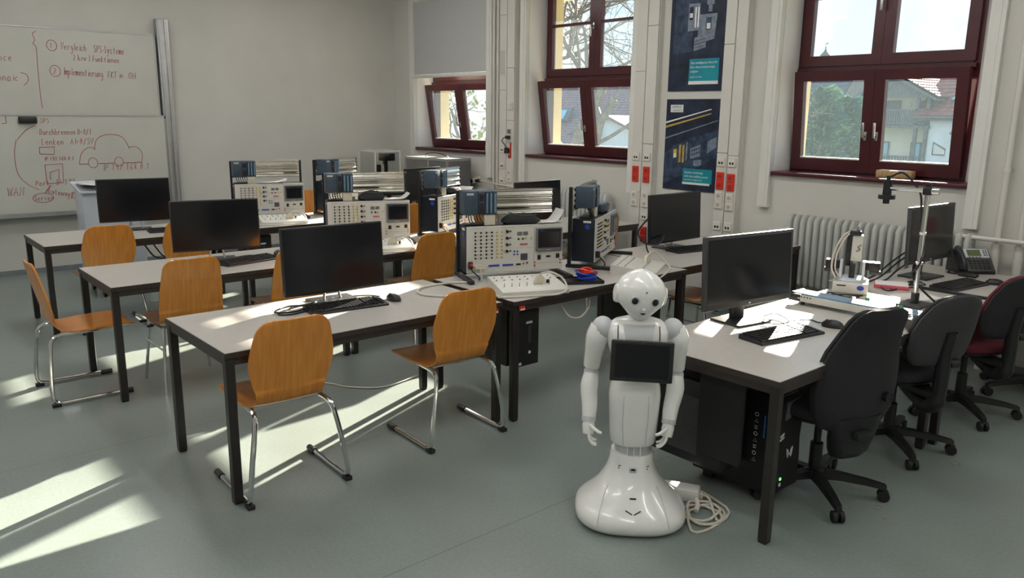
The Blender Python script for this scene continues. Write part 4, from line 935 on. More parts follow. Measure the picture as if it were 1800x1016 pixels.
# robot charger and cable on the floor
ch = thing('power_brick', 'white power brick on the floor behind the robot', 'charger', (-2.09, 2.885, 0), 30)
MB().rbox((0, 0, .032), (.17, .085, .06), .008).build('body', 'paper', ch); MB().rbox((.092, 0, .03), (.02, .04, .03), .004).build('socket', 'cable_white', ch)
cb = MB(); rnd = random.Random(3)
def coil(cx, cy, r, turns, z0, jit, n=16, sx=1.0):
    P = []
    for k in range(int(turns*n)):
        a = 2*PI*k/n; q = r*(1+jit*rnd.uniform(-1, 1)*.3+jit*math.sin(a*1.37)); P.append((cx+q*math.cos(a)*sx, cy+q*math.sin(a), z0+.004*(k/n)+.003*abs(math.sin(a*2.1))))
    return P
P = [(-2.01, 2.93, .03), (-1.96, 2.93, .03)] + coil(-1.915, 2.82, .085, 2.6, .008, .25, 12, .9) + [(-1.86, 2.66, .006), (-1.82, 2.75, .006), (-1.85, 2.93, .006), (-1.97, 2.98, .01), (-2.05, 2.98, .02)]
o = tag(cb.tube(smoothpath(P, 3), .0065, 6).build('charging_cable', 'cable_white'), 'white cable coiled on the floor beside the robot base', 'cable')
tag(MB().tube(smoothpath([(-1.985, 2.86, .045), (-1.96, 2.84, .03), (-1.94, 2.80, .02)], 3), .011, 8).build('cable_plug', 'cable_white'), 'short white plug lying on the coiled cable', 'plug')
tag(MB().tube(smoothpath([(-2.33, 3.02, .50), (-2.36, 2.98, .40), (-2.33, 2.93, .28), (-2.28, 2.92, .20), (-2.30, 3.0, .16)], 5), .007, 6).tube(smoothpath([(-2.36, 3.02, .62), (-2.40, 2.97, .5), (-2.36, 2.99, .40), (-2.33, 3.0, .36)], 5), .007, 6).build('computer_lead', 'cable_black'), 'black computer leads hanging behind the robot arm', 'cable')

# ================================================================== office chairs
def office(m_seat, m_back, m_shell, tall=False):
    def mk():
        t = thing('office_chair', 'x', 'chair')
        MB().lathe([(.045, .075), (.05, .085), (.048, .115), (.034, .125)], 18).build('base_hub', 'black_plastic', t)
        MB().lathe([(.030, .12), (.030, .25), (.018, .255), (.018, .40)], 16).build('gas_lift', 'black_plastic', t)
        for k in range(5):
            a = 2*PI*k/5+.25; c, s = math.cos(a), math.sin(a); M = Matrix.Rotation(a, 4, 'Z')
            arm = MB(); rg = []
            for x, w, z0, z1 in ((.03, .030, .075, .115), (.12, .026, .078, .110), (.24, .022, .070, .096), (.315, .018, .060, .082), (.325, .014, .058, .076)): rg.append([M @ Vector(q) for q in ((x, -w, z0), (x, w, z0), (x, w*.8, z1), (x, -w*.8, z1))])
            l = arm.rings(rg).build('base_leg', 'black_plastic', t)
            cs = MB(); px, py = .315*c, .315*s; ax = Vector((-s, c, 0))
            for q in (-.016, .016):
                p = Vector((px, py, .027))+ax*q; cs.cyl(p-ax*.009, p+ax*.009, .027, n=16)
            cs.cyl((px, py, .03), (px, py, .066), .011, n=8).rbox((px, py, .045), (.03, .03, .02), .008); cs.build('caster', 'black_matt', l)
        MB().rbox((.0, 0, .405), (.20, .16, .05), .012).rbox((-.17, 0, .39), (.24, .09, .04), .01).build('tilt_mechanism', 'black_plastic', t)
        MB().tube(smoothpath([(.05, -.08, .41), (.06, -.2, .40), (.07, -.26, .405)], 4), .006, 6).build('height_lever', 'black_plastic', t)
        # seat cushion
        rg = []
        for z, k in ((.435, .90), (.445, .98), (.470, 1.0), (.492, .97), (.503, .86), (.508, .6)): rg.append([(x*1.0, y, zz+(-.03*max(0, (x-.12)/.12)**2 if z > .44 else -.02*max(0, (x-.12)/.12)**2)) for x, y, zz in sup(.01, 0, z, .235*k, .238*k, 32, 3.2)])
        MB().rings(rg).build('seat', m_seat, t, sharp=60)
        MB().rings([sup(.01, 0, z, .225*k, .225*k, 28, 3) for z, k in ((.418, .7), (.425, .98), (.437, 1.0))]).build('seat_pan', 'black_plastic', t)
        # tall back: shell outside, upholstery inside
        def sect(z, w, xc, th, bow):
            o = []
            for k in range(13):
                y = -w+2*w*k/12; o.append((xc+bow*(y/max(w, .01))**2, y, z))
            for k in range(13):
                y = w-2*w*k/12; o.append((xc-th*(1-(y/max(w, .01))**4*.55)+bow*(y/max(w, .01))**2, y, z))
            return o
        if tall:
            prof = [(.40, .13, -.195, .03, .02), (.42, .175, -.205, .042, .03), (.48, .215, -.214, .048, .035), (.58, .232, -.218, .050, .04), (.68, .225, -.224, .048, .036), (.78, .195, -.238, .045, .03), (.86, .168, -.262, .040, .02), (.93, .150, -.290, .036, .012), (.965, .128, -.306, .030, .008), (.985, .085, -.314, .020, .004)]
        else:
            prof = [(.545, .10, -.245, .02, .012), (.555, .145, -.25, .028, .02), (.59, .185, -.258, .034, .03), (.65, .205, -.268, .036, .034), (.73, .205, -.285, .036, .032), (.81, .188, -.308, .034, .026), (.88, .155, -.333, .030, .016), (.915, .115, -.347, .024, .008), (.93, .065, -.353, .016, .003)]
        MB().rings([sect(z, w, x-.012, th*.72, b) for z, w, x, th, b in prof]).build('back_shell', m_shell, t, sharp=60)
        MB().rings([sect(z, w*.965, x+.018, .035, b) for z, w, x, th, b in prof]).build('back_cushion', m_back, t, sharp=60)
        if tall:
            MB().rings([sup(x, 0, z, rx, ry, 20, 3) for x, z, rx, ry in ((-.13, .262, .02, .04), (-.175, .262, .045, .075), (-.19, .30, .06, .095), (-.20, .36, .055, .115), (-.215, .42, .045, .13), (-.225, .47, .04, .13))]).build('back_bracket', 'black_plastic', t, sharp=60)
            MB().cyl((-.262, -.12, .56), (-.285, -.12, .56), .024, n=18).build('back_knob', 'black_plastic', t)
        else:
            MB().tube(smoothpath([(-.08, 0, .385), (-.16, 0, .345), (-.235, 0, .325), (-.285, 0, .37), (-.295, 0, .48), (-.296, 0, .62), (-.315, 0, .74)], 5), 0, 10, radii=[.040]*8+[.048]*8+[.036]*15).build('back_bracket', 'black_plastic', t, sharp=60)
            MB().cyl((-.30, -.03, .56), (-.30, -.085, .56), .024, n=18).build('back_knob', 'black_plastic', t)
        return t
    return mk
KO = Kind(office('fabric', 'fabric', 'fabric', True)); KO1 = Kind(office('fabric', 'fabric', 'fabric_grey')); KO2 = Kind(office('fabric_red', 'fabric_red', 'fabric'))
KO.put((-1.73, 3.45, 0), 160, 'black high-backed office chair nearest the viewer at the sunlit desk', 'office chairs')
KO1.put((-1.745, 4.28, 0), 158, 'dark grey office chair at the joint of the two right desks', 'office chairs')
KO2.put((-1.70, 5.15, 0), 156, 'dark red office chair at the window desk', 'office chairs')
KO2.put((-1.52, 5.88, 0), 150, 'second dark red office chair, cut off by the right picture edge', 'office chairs')
# ================================================================== computers under the sunlit desk
t = thing('computer_tower', 'plain black computer hung under the left end of the sunlit desk', 'computer', (-2.13, 3.03, .165), 0, 'computers hung under desks')
MB().rbox((0, 0, .205), (.42, .19, .41), .014).build('case', 'black_plastic', t); MB().rbox((-.02, -.0965, .19), (.20, .004, .28), .002, 1).build('side_panel', 'bezel_grey', t); MB().rbox((-.06, 0, .412), (.22, .12, .006), .002, 1).build('top_vent', 'black_matt', t)
MB().bb(.10, .33, -.135, -.12, .09, DH-.165-.063).bb(.10, .105, -.13, .02, .09, DH-.165-.063).build('hanger', 'black_matt', t)
t = thing('gaming_computer', 'black gaming computer with icon sticker and green light on the floor', 'computer', (-1.80, 3.24, 0))
MB().rbox((-.20, 0, .285), (.44, .20, .49), .012).build('case', 'black_plastic', t)
for x in (-.34, -.06): MB().rbox((x, 0, .022), (.06, .16, .044), .01).build('foot', 'black_matt', t)
f = MB().prism([(-.09, .07), (.09, .07), (.095, .20), (.085, .30), (.095, .40), (.07, .52), (-.07, .52), (-.095, .40), (-.085, .30), (-.095, .20)], .0, .045, 'x').build('front', 'black_matt', t)
MB().prism([(-.06, .42), (.07, .44), (.06, .51), (-.05, .505)], .044, .05, 'x').build('front_badge', 'hmi_grey', f)
fg = MB()
for s in (-1, 1): fg.tube([(.047, s*.004, .235), (.047, s*.014, .262), (.047, s*.024, .272), (.047, s*.02, .245), (.047, s*.012, .225)], .0028, 5)
fg.build('emblem', 'led_white', f)
for z in (.335, .352): MB().prism([(-.09, z-.01), (-.06, z), (-.06, z+.008), (-.09, z-.002)], .044, .049, 'x').build('light_slit', 'led_white', f)
mat('led_green', (.05, .5, .08), .4, emit=((.2, 1.0, .25), 1.2), var=.02, scale=9)
MB().rbox((.046, -.06, .13), (.006, .014, .014), .003).build('power_light', 'led_green', f); MB().bb(.044, .048, -.07, -.055, .095, .11).build('usb_port', 'led_white', f)
st_ = MB().bb(-.115, -.005, -.1015, -.1005, .18, .45).build('icon_sticker', 'black_matt', t)
for k in range(8):
    z = .425-k*.032; o = MB()
    if k % 3 == 0: o.tube([(-.075+.009*math.cos(a*PI/4), -.102, z+.009*math.sin(a*PI/4)) for a in range(8)], .0018, 4, closed=True)
    elif k % 3 == 1: o.tube([(-.084, -.102, z-.008), (-.075, -.102, z+.009), (-.066, -.102, z-.008)], .002, 4, closed=True)
    else: o.bb(-.083, -.067, -.1024, -.1015, z-.008, z-.003).bb(-.083, -.067, -.1024, -.1015, z+.003, z+.008)
    o.build('icon', 'led_white', st_)
MB().bb(-.035, -.028, -.1024, -.1015, .32, .43).build('blue_bar', 'sky_blue', st_)

# ================================================================== things on the right-hand desks
cv = thing('conveyor_belt', 'small conveyor belt with aluminium sides lying across the sunlit desk', 'conveyor', (-1.945, 4.19, DH))
MB().rbox((0, 0, .052), (.74, .115, .028), .006).build('belt', 'plc_light', cv)
for y in (-.066, .066): MB().bb(-.32, .32, y-.008, y+.008, .022, .056).bb(-.32, .32, y-.010, y+.010, .036, .042).build('side_rail', 'panel_white', cv)
for x in (-.36, .36): MB().cyl((x, -.06, .050), (x, .06, .050), .020, n=14).build('roller', 'black_matt', cv)
for x in (-.34, .34):
    for y in (-.066, .066): MB().rbox((x, y, .040), (.075, .018, .042), .004).build('end_bracket', 'black_plastic', cv)
for x in (-.30, .28):
    for y in (-.05, .05): MB().cyl((x, y, 0), (x, y, .03), .012, n=10).build('foot', 'black_plastic', cv)
for k in range(4): MB().bb(-.30+k*.018, -.292+k*.018, -.0762, -.0755, .046, .053).build('rail_mark', 'black_plastic', cv)
MB().cyl((.33, -.075, .035), (.33, -.15, .035), .026, n=16).build('motor', 'bezel_grey', cv)

ra = thing('robot_arm', 'small white desktop robot arm with round blue badge', 'robot arm', (-2.25, 4.71, DH), 25); ra.scale = (1.28, 1.28, .94)
MB().rbox((0, 0, .038), (.158, .158, .072), .008).build('base_box', 'panel_white', ra)
MB().cyl((.045, -.0785, .045), (.045, -.081, .045), .016, n=20).build('badge', 'blue', ra); MB().bb(-.06, -.02, -.0805, -.079, .05, .058).build('name_print', 'black_plastic', ra)
MB().lathe([(.068, .074), (.070, .082), (.066, .092), (.055, .098)], 28).build('turntable', 'white_lacquer', ra)
for s in (-1, 1):
    MB().prism([(-.045, .095), (.045, .095), (.03, .15), (.022, .205), (-.022, .205), (-.03, .15)], s*.050-.006, s*.050+.006, 'x').build('shoulder_plate', 'white_lacquer', ra)
    MB().rbox((s*.088, .01, .175), (.065, .055, .055), .005).build('motor', 'black_plastic', ra); MB().rbox((s*.10, .01, .135), (.05, .045, .025), .004).build('motor_foot', 'bezel_grey', ra)
MB().rbox((0, -.03, .13), (.026, .03, .12), .004).build('fore_link', 'black_plastic', ra)
MB().rbox((.012, 0, .29), (.048, .05, .17), .005).build('rear_arm', 'panel_white', ra); MB().rbox((-.022, 0, .27), (.022, .04, .20), .004).build('arm_link', 'black_plastic', ra)
MB().rbox((0, -.008, .388), (.052, .05, .034), .008).build('elbow_joint', 'station_blue', ra); MB().cyl((0, 0, .40), (0, 0, .425), .012, n=10).build('elbow_cap', 'steel', ra)
MB().tube(smoothpath([(.01, -.027, .27), (.025, -.029, .285), (.015, -.028, .30), (.03, -.027, .315)], 4), .002, 5).build('curved_mark', 'black_plastic', ra)
MB().tube(smoothpath([(0, -.01, .41), (-.05, -.02, .37), (-.085, -.03, .26), (-.09, -.04, .15), (-.07, -.05, .09), (-.095, -.02, .06)], 6), .005, 6).tube(smoothpath([(0, 0, .41), (-.04, -.03, .36), (-.072, -.04, .25), (-.074, -.045, .15), (-.05, -.05, .10)], 6), .004, 6).build('air_hose', 'cable_white', ra)
for k, (x, y, m_, rz, lab) in enumerate(((-2.10, 4.45, 'rose', 10, 'pink toy block in front of the robot arm'), (-2.04, 4.50, 'green', 25, 'green toy block beside the pink block'), (-1.98, 4.42, 'rose', -10, 'second pink toy block behind the conveyor'), (-1.93, 4.44, 'rose', 30, 'third pink block in the row behind the conveyor'), (-1.88, 4.42, 'green', 5, 'second green block in the row behind conveyor'), (-1.83, 4.45, 'green', 40, 'third green block near the camera stand'), (-1.79, 4.40, 'green', 0, 'green block beside the red block at the row end'), (-1.755, 4.41, 'red', 15, 'red block at the end of the row near the camera stand'))):
    o = tag(MB().rbox((0, 0, .0125), (.026, .026, .025), .003).build('toy_block', m_), lab, 'block', 'coloured blocks behind the conveyor'); o.location = (x, y, DH); o.rotation_euler = (0, 0, R(rz))

cs = thing('camera_stand', 'chrome stand with a camera on its side boom', 'camera stand', (-1.83, 4.63, DH))
MB().rbox((0, 0, .008), (.14, .18, .016), .006).build('base_plate', 'bezel_grey', cs); MB().cyl((0, 0, .016), (0, 0, .075), .022, n=18).build('socket', 'black_plastic', cs)
MB().cyl((0, 0, .07), (0, 0, .655), .0135, n=18).build('pole', 'chrome', cs)
for z in (.24, .41): MB().cyl((0, 0, z), (0, 0, z+.014), .017, n=16).build('cable_tie', 'led_white', cs)
cl = MB().rbox((0, 0, .655), (.045, .045, .045), .006).cyl((0, 0, .67), (0, 0, .70), .016, n=14).build('clamp', 'black_plastic', cs)
MB().cyl((.02, 0, .655), (.06, 0, .655), .018, n=14).build('clamp_screw', 'chrome', cl)
MB().cyl((-.245, 0, .655), (.02, 0, .655), .0125, n=14).build('boom', 'chrome', cs)
MB().cyl((-.225, 0, .615), (-.225, 0, .70), .024, n=16).cyl((-.225, 0, .70), (-.225, 0, .725), .012, n=12).build('camera_holder', 'black_plastic', cs)
c_ = MB().cyl((-.225, 0, .592), (-.225, 0, .615), .046, n=24).build('camera_body', 'black_plastic', cs); MB().cyl((-.225, 0, .565), (-.225, 0, .595), .018, n=16).build('lens', 'black_matt', c_)
MB().tube(smoothpath([(-.215, .01, .72), (-.16, .02, .745), (-.10, .025, .70), (-.05, .03, .63), (-.035, .03, .52), (-.02, .025, .40), (.02, .01, .32), (.01, -.025, .24), (-.025, -.01, .17), (.02, .02, .10), (.10, .06, .02)], 6), .006, 6).build('camera_cable', 'cable_black', cs)

ph = thing('desk_telephone', 'grey and black desk telephone with greenish display', 'telephone', (-2.03, 6.0, DH), 48)
def tele(x0, x1, y0, y1, th): return [(x0, y0), (x1, y1)]
M = Matrix.Translation((0, 0, 0)) @ Matrix.Rotation(R(48), 4, 'X')
MB().prism([(-.09, 0), (.09, 0), (.085, .10), (.04, .155), (-.09, .022)], -.12, .13, 'x').build('stand', 'black_plastic', ph)
Ms = Matrix.Translation((0, -.03, .088)) @ Matrix.Rotation(R(46), 4, 'X')
b = MB().rbox((.03, 0, 0), (.19, .19, .014), .005, 2, Ms).build('key_board', 'bezel_grey', ph)
MB().rbox((.03, .052, .008), (.17, .075, .008), .004, 2, Ms).build('display_frame', 'robot_grey', b); MB().box((.012, .054, .0128), (.092, .052, .002), Ms).build('display', 'lcd', b)
k = MB()
for i in range(4): k.rbox((-.025+i*.024, .02, .010), (.018, .008, .006), .002, 1, Ms)
for i in range(4):
    k.rbox((.082, .034+i*.014, .013), (.010, .008, .006), .002, 1, Ms); k.rbox((.098, .034+i*.014, .013), (.010, .008, .006), .002, 1, Ms)
k.build('soft_keys', 'robot_dark', b, True); k = MB()
for i in range(5):
    for j in range(4): k.rbox((-.03+i*.03, -.012-j*.020, .009), (.020, .011, .006), .002, 1, Ms)
k.build('number_keys', 'black_plastic', b, True)
hs = MB().tube(smoothpath([Ms @ Vector(q) for q in ((-.094, .085, .018), (-.098, .06, .040), (-.098, 0, .048), (-.098, -.06, .040), (-.094, -.085, .018))], 5), 0, 12, radii=[.024]*3+[.02]*4+[.017]*7+[.02]*4+[.024]*3).build('handset', 'station_blue', ph)
MB().tube(smoothpath([(-.10, -.09, .02), (-.15, -.12, .01), (-.18, -.06, .008), (-.13, .0, .008)], 5), .006, 6).build('handset_cord', 'cable_black', ph)
ht = thing('headset_puck', 'flat black round puck in front of the telephone', 'puck', (-1.965, 5.80, DH)); MB().rbox((0, 0, .012), (.12, .06, .024), .011, 3).build('body', 'black_plastic', ht)
rc = thing('red_case', 'sunlit flat red folder lying behind the robot arm', 'folder', (-2.14, 5.03, DH), 25); MB().rbox((0, 0, .012), (.20, .15, .024), .005).build('cover', 'rose', rc); MB().bb(-.095, .095, -.07, .07, .0242, .0262).build('sheet', 'paper', rc)
o = tag(MB().bb(-.13, .13, -.09, .09, 0, .004).build('folder_sheet', 'paper'), 'thin white folder on desk beside the camera stand', 'folder'); o.location = (-1.92, 4.86, DH); o.rotation_euler = (0, 0, R(65))
rnd = random.Random(11)
def tangle(name, m_, cx, cy, rx, ry, n, r, label, z=DH, cat='cable'):
    P = [(cx+rx*rnd.uniform(-1, 1), cy+ry*rnd.uniform(-1, 1), z+r+abs(rnd.gauss(0, .008))) for _ in range(n)]
    return tag(MB().tube(smoothpath(P, 5), r, 6).build(name, m_), label, cat)
tangle('cable_tangle', 'cable_black', -2.10, 5.03, .10, .16, 12, .004, 'tangle of thin black leads around the red folder')
tangle('cable_tangle', 'cable_black', -2.20, 4.52, .09, .07, 10, .004, 'black leads bunched between conveyor and robot arm')
tangle('cable_tangle', 'cable_black', -2.03, 5.25, .12, .10, 9, .004, 'black leads bunched under the monitor by the window')
for k, (a, b_, lab) in enumerate((((-2.22, 5.58, .95), (-2.32, 4.95, DH+.005), 'black lead drooping from the window monitor, upper one'), ((-2.24, 5.60, .90), (-2.30, 5.05, DH+.005), 'black lead drooping from the window monitor, middle one'), ((-2.23, 5.55, .84), (-2.26, 5.10, DH+.005), 'black lead drooping from the window monitor, lowest one'))):
    a, b_ = Vector(a), Vector(b_); tag(MB().tube(smoothpath([a, a.lerp(b_, .35)+Vector((-.02, 0, -.02)), a.lerp(b_, .7)+Vector((-.01, 0, -.03)), b_], 6), .006, 6).build('monitor_lead', 'cable_black'), lab, 'cable', 'leads behind the window monitor')
tag(MB().tube(smoothpath([(-2.17, 3.62, DH+.03), (-2.14, 3.68, DH+.04), (-2.05, 3.66, DH+.02), (-2.08, 3.58, DH+.012), (-2.15, 3.56, DH+.02), (-2.1, 3.62, DH+.02), (-2.03, 3.60, DH+.006), (-2.05, 3.52, DH+.006), (-2.03, 3.46, DH+.02)], 6), .003, 6).build('keyboard_cable', 'cable_black'), 'thin looped keyboard cable under the grey framed monitor', 'cable')
tag(MB().tube(smoothpath([(-2.04, 3.63, DH+.004), (-2.08, 3.72, DH+.004), (-2.03, 3.83, DH+.004), (-1.98, 3.82, DH+.004), (-1.94, 3.80, DH+.012)], 6), .003, 6).build('mouse_cable', 'cable_black'), 'thin mouse cable curling over the sunlit desk', 'cable')
o = tag(MB().bb(-1.99, -1.62, 5.12, 5.145, DH, DH+.016).build('desk_bar', 'black_plastic'), 'black bar lying beside the keyboard at window desk', 'bar')

# window sill
o = thing('wooden_block', 'flat wooden block lying on the sill of the large window', 'block', (-2.80, 6.42, 1.3178), 4); MB().rbox((0, 0, .028), (.27, .10, .056), .004).build('block', 'pine_wood', o); MB().bb(-.12, .10, -.045, .045, .056, .0575).build('paper_label', 'paper', o)
o = thing('wooden_block', 'tiny wooden cube on the far window sill', 'block', (-7.83, 6.34, 1.3178)); MB().rbox((0, 0, .03), (.06, .05, .06), .004).build('cube', 'pine_wood', o); MB().bb(-.028, .028, -.024, .024, .06, .067).build('lid', 'paper', o)

# ================================================================== small things on the rows
def crumple(name, m_, loc, dx, dy, dz, label, cat, rz=0, seed=1):
    r = random.Random(seed); g = []
    for i, (z, k) in enumerate(((0, .95), (.2, 1.05), (.5, 1.0), (.8, .82), (1.0, .45))): g.append([(x*(1+r.uniform(-.08, .08)), y*(1+r.uniform(-.08, .08)), z*dz*(1+(r.uniform(-.12, .12) if z else 0))) for x, y, _ in sup(0, 0, 0, dx*k, dy*k, 22, 2.8)])
    o = thing(name, label, cat, loc, rz); MB().rings(g).build('pouch', m_, o, sharp=50); return o
def on_station(px, py, left, ang):
    a = R(ang); ox, oy = left[0]+.335*math.cos(a), left[1]+.335*math.sin(a); return (ox+px*math.cos(a)-py*math.sin(a), oy+px*math.sin(a)+py*math.cos(a), DH+.3462)
b = crumple('soft_bag', 'fabric', on_station(.06, .072, (-3.945, 3.02), 69.5), .125, .062, .062, 'black soft pouch lying on top of the front console', 'pouch', 69.5, 2); MB().tube(smoothpath([(-.1, -.03, .08), (0, -.055, .055), (.1, -.03, .06)], 5), .003, 5).build('zip', 'bezel_grey', b)
b = crumple('soft_bag', 'fabric', on_station(.03, .072, (-5.72, 2.985), 68), .10, .055, .07, 'black soft pouch lying on top of the second row console', 'pouch', 68, 5); MB().tube(smoothpath([(-.08, -.03, .065), (0, -.05, .06), (.08, -.03, .065)], 5), .003, 5).build('zip', 'bezel_grey', b)
b = crumple('soft_bag', 'fabric', on_station(.06, .072, (-5.53, 3.93), 114), .09, .055, .05, 'black pouch under paper on the sunlit second row console', 'pouch', 114, 8); MB().tube(smoothpath([(-.07, -.03, .048), (0, -.05, .045), (.07, -.03, .048)], 5), .003, 5).build('zip', 'bezel_grey', b)
def sheets(loc, rz, label, w=.21, h=.15, curl=.03, seed=0):
    r = random.Random(seed); t_ = thing('loose_papers', label, 'paper', loc, rz)
    for q in range(3):
        P = []; nx, ny = 7, 4
        for i in range(nx):
            for j in range(ny):
                x = (i/(nx-1)-.5)*w; y = (j/(ny-1)-.5)*h; P.append((x+q*.008, y-q*.006, .001+q*.004+curl*max(0, (i/(nx-1)-.6)/.4)**2*(1+.3*q)))
        F = [(i*ny+j, (i+1)*ny+j, (i+1)*ny+j+1, i*ny+j+1) for i in range(nx-1) for j in range(ny-1)]
        m = MB().add(P, F); k = len(P); m.add([(a, b_, c-.0008) for a, b_, c in P], [tuple(reversed(f)) for f in F]); m.build('sheet', 'paper', t_, sharp=60)
    return t_
sheets(on_station(.235, .075, (-3.945, 3.02), 69.5), 69.5, 'curled white papers on the right end of the front console', .17, .14, .05)
sheets(on_station(.22, .075, (-5.72, 2.985), 68), 68, 'white papers on the right end of the second row console', .20, .14, .03)
sheets(on_station(.20, .075, (-5.53, 3.93), 114), 114, 'white papers on top of the sunlit second row console', .18, .13, .02)
sheets(on_station(.02, .075, (-7.61, 2.99), 75), 75, 'white papers on top of the back row console', .28, .14, .02)
o = thing('cable_bag', 'blue-grey pouch on top of the edge-on front console', 'pouch', on_station(.10, .07, (-3.715, 3.96), 120), 120); MB().rbox((0, 0, .035), (.20, .10, .07), .02, 3).build('pouch', 'plc', o); MB().tube([(-.09, -.052, .05), (.09, -.052, .05)], .003, 5).build('zip', 'bezel_grey', o)
# tray with blue and red leads
tr = thing('black_tray', 'flat black tray on the front row desk between two consoles', 'tray', (-3.475, 3.56, DH), 62)
MB().rbox((0, 0, .006), (.30, .17, .012), .004).build('floor_plate', 'black_plastic', tr)
rim = MB(); rim.bb(-.15, .15, -.085, -.080, .008, .020).bb(-.15, .15, .080, .085, .008, .020).bb(-.15, -.145, -.08, .08, .008, .020).bb(.145, .15, -.08, .08, .008, .020); rim.build('rim', 'black_plastic', tr)
for m_, seed, r0, lab in (('blue', 1, .062, 'bundle of blue test leads coiled on the black tray'), ('red', 4, .055, 'bundle of red test leads coiled over the blue ones')):
    rr_ = random.Random(seed); m = MB()
    for q in range(7 if m_ == 'blue' else 5):
        k = rr_.uniform(.8, 1.1); zz = .022+q*.0075 if m_ == 'blue' else .062+q*.005; ox, oy = rr_.uniform(-.012, .012), rr_.uniform(-.012, .012)
        m.tube([(ox+r0*k*math.cos(2*PI*i/18), oy+r0*k*.85*math.sin(2*PI*i/18), zz+.006*math.sin(2*PI*i/9+q)) for i in range(18)], .0055, 6, closed=True)
    o = tag(m.build('test_leads', m_), lab, 'cable'); o.location = (-3.435, 3.60, DH)
# white cables on the front row
tag(MB().tube(smoothpath([(-3.42, 3.02, DH+.007), (-3.50, 2.80, DH+.007), (-3.68, 2.60, DH+.007), (-3.80, 2.56, DH+.007), (-3.92, 2.66, DH+.007), (-3.93, 2.86, DH+.007), (-3.86, 3.0, DH+.007)], 7), .007, 6).build('data_cable', 'cable_white'), 'cream cable looping over the desk below the front console', 'cable')
tag(MB().tube(smoothpath([(-3.98, 1.99, DH+.006), (-3.93, 1.82, DH+.006), (-3.84, 1.70, DH+.006), (-3.80, 1.78, DH+.006), (-3.86, 1.92, DH+.012), (-3.93, 1.80, DH+.016), (-3.86, 1.69, DH+.014), (-3.82, 1.80, DH+.012), (-3.92, 1.94, DH+.014), (-3.98, 2.0, DH+.01)], 7), .005, 6).build('video_cable', 'cable_black'), 'coiled black cable left of the front row keyboard', 'cable')
tag(MB().tube(smoothpath([(-3.83, 2.30, DH+.012), (-3.88, 2.34, DH+.004), (-3.95, 2.30, DH+.004), (-4.0, 2.18, DH+.004), (-3.98, 2.08, DH+.012)], 6), .003, 6).build('mouse_cable', 'cable_black'), 'thin mouse cable behind the front row keyboard', 'cable')
tag(MB().tube(smoothpath([(-3.36, 3.30, .64), (-3.34, 3.36, .56), (-3.34, 3.46, .545), (-3.36, 3.55, .60), (-3.40, 3.58, .665)], 6), .006, 6).build('hanging_cable', 'cable_white'), 'cream cable hanging in a loop under the front row desk', 'cable')
tag(MB().tube(smoothpath([(-5.12, 3.35, DH+.008), (-5.06, 3.42, DH+.004), (-5.055, 3.50, DH-.02), (-5.055, 3.60, DH-.03), (-5.06, 3.70, DH+.003), (-5.15, 3.78, DH+.008)], 6), .008, 6).build('hanging_cable', 'cable_white'), 'white cable sagging over the edge of the second row desk', 'cable')
tag(MB().tube(smoothpath([(-5.50, 2.06, DH+.006), (-5.58, 2.14, DH+.006), (-5.62, 2.28, DH+.006), (-5.56, 2.38, DH+.006), (-5.54, 2.42, DH+.012)], 6), .003, 6).build('mouse_cable', 'cable_black'), 'thin mouse cable on the second row desk', 'cable')
tag(MB().tube(smoothpath([(-7.0, 1.95, .67), (-6.98, 2.02, .56), (-6.97, 2.12, .54), (-6.98, 2.22, .60), (-7.0, 2.28, .67)], 6), .007, 6).tube(smoothpath([(-7.0, 2.02, .67), (-6.98, 2.10, .55), (-6.97, 2.20, .56), (-7.0, 2.32, .67)], 6), .006, 6).build('hanging_cable', 'cable_black'), 'black cables drooping under the back row desk', 'cable')
tag(MB().tube(smoothpath([(-3.98, 4.92, DH+.30), (-3.95, 4.70, DH+.18), (-3.86, 4.66, DH+.10), (-3.82, 4.78, DH+.08), (-3.9, 4.95, DH+.12)], 6), .007, 6).tube(smoothpath([(-3.93, 4.76, DH+.2), (-3.9, 4.74, DH+.06), (-3.88, 4.75, DH+.004)], 6), .006, 6).build('monitor_lead', 'cable_black'), 'black leads looping beside the monitor below the posters', 'cable')
tag(MB().tube(smoothpath([(-4.98, 2.05, .012), (-4.6, 2.35, .006), (-4.45, 2.42, .006), (-4.3, 2.6, .006), (-4.35, 2.9, .006)], 6), .006, 6).build('floor_cable', 'cable_white'), 'thin pale cable across the floor under the front desk', 'cable')

# acrylic case with a small machine, in the corner
ac = thing('acrylic_case', 'clear acrylic case with black machine parts in the far corner', 'display case', (-9.30, 5.66, .73), 0)
m = MB()
for a in (-.20, .20):
    for b_ in (-.19, .19): m.bb(a-.008, a+.008, b_-.008, b_+.008, 0, .55)
for a in (-.20, .20): m.bb(a-.008, a+.008, -.19, .19, .535, .55)
for b_ in (-.19, .19): m.bb(-.20, .20, b_-.008, b_+.008, .535, .55)
m.build('edge_frame', 'paper', ac)
for a in (-.20, .20): MB().bb(a-.002, a+.002, -.185, .185, 0, .54).build('pane', 'acrylic', ac)
for b_ in (-.19, .19): MB().bb(-.195, .195, b_-.002, b_+.002, 0, .54).build('pane', 'acrylic', ac)
MB().rbox((.02, .10, .46), (.16, .16, .10), .006).rbox((.02, .10, .10), (.16, .15, .14), .006).build('machine_block', 'black_plastic', ac)
MB().bb(.0, .04, .05, .10, .15, .42).bb(.0, .04, -.05, -.005, .18, .36).build('machine_column', 'black_matt', ac); MB().bb(.01, .03, -.005, .05, .20, .36).bb(.01, .03, .10, .17, .20, .36).build('white_carriage', 'panel_white', ac); MB().rbox((.105, .06, .14), (.012, .02, .02), .004).build('red_button', 'red', ac)
gb = thing('grey_cabinet', 'smoked grey box with metal edges below the far window sill', 'box', (-8.30, 5.90, .73), 6)
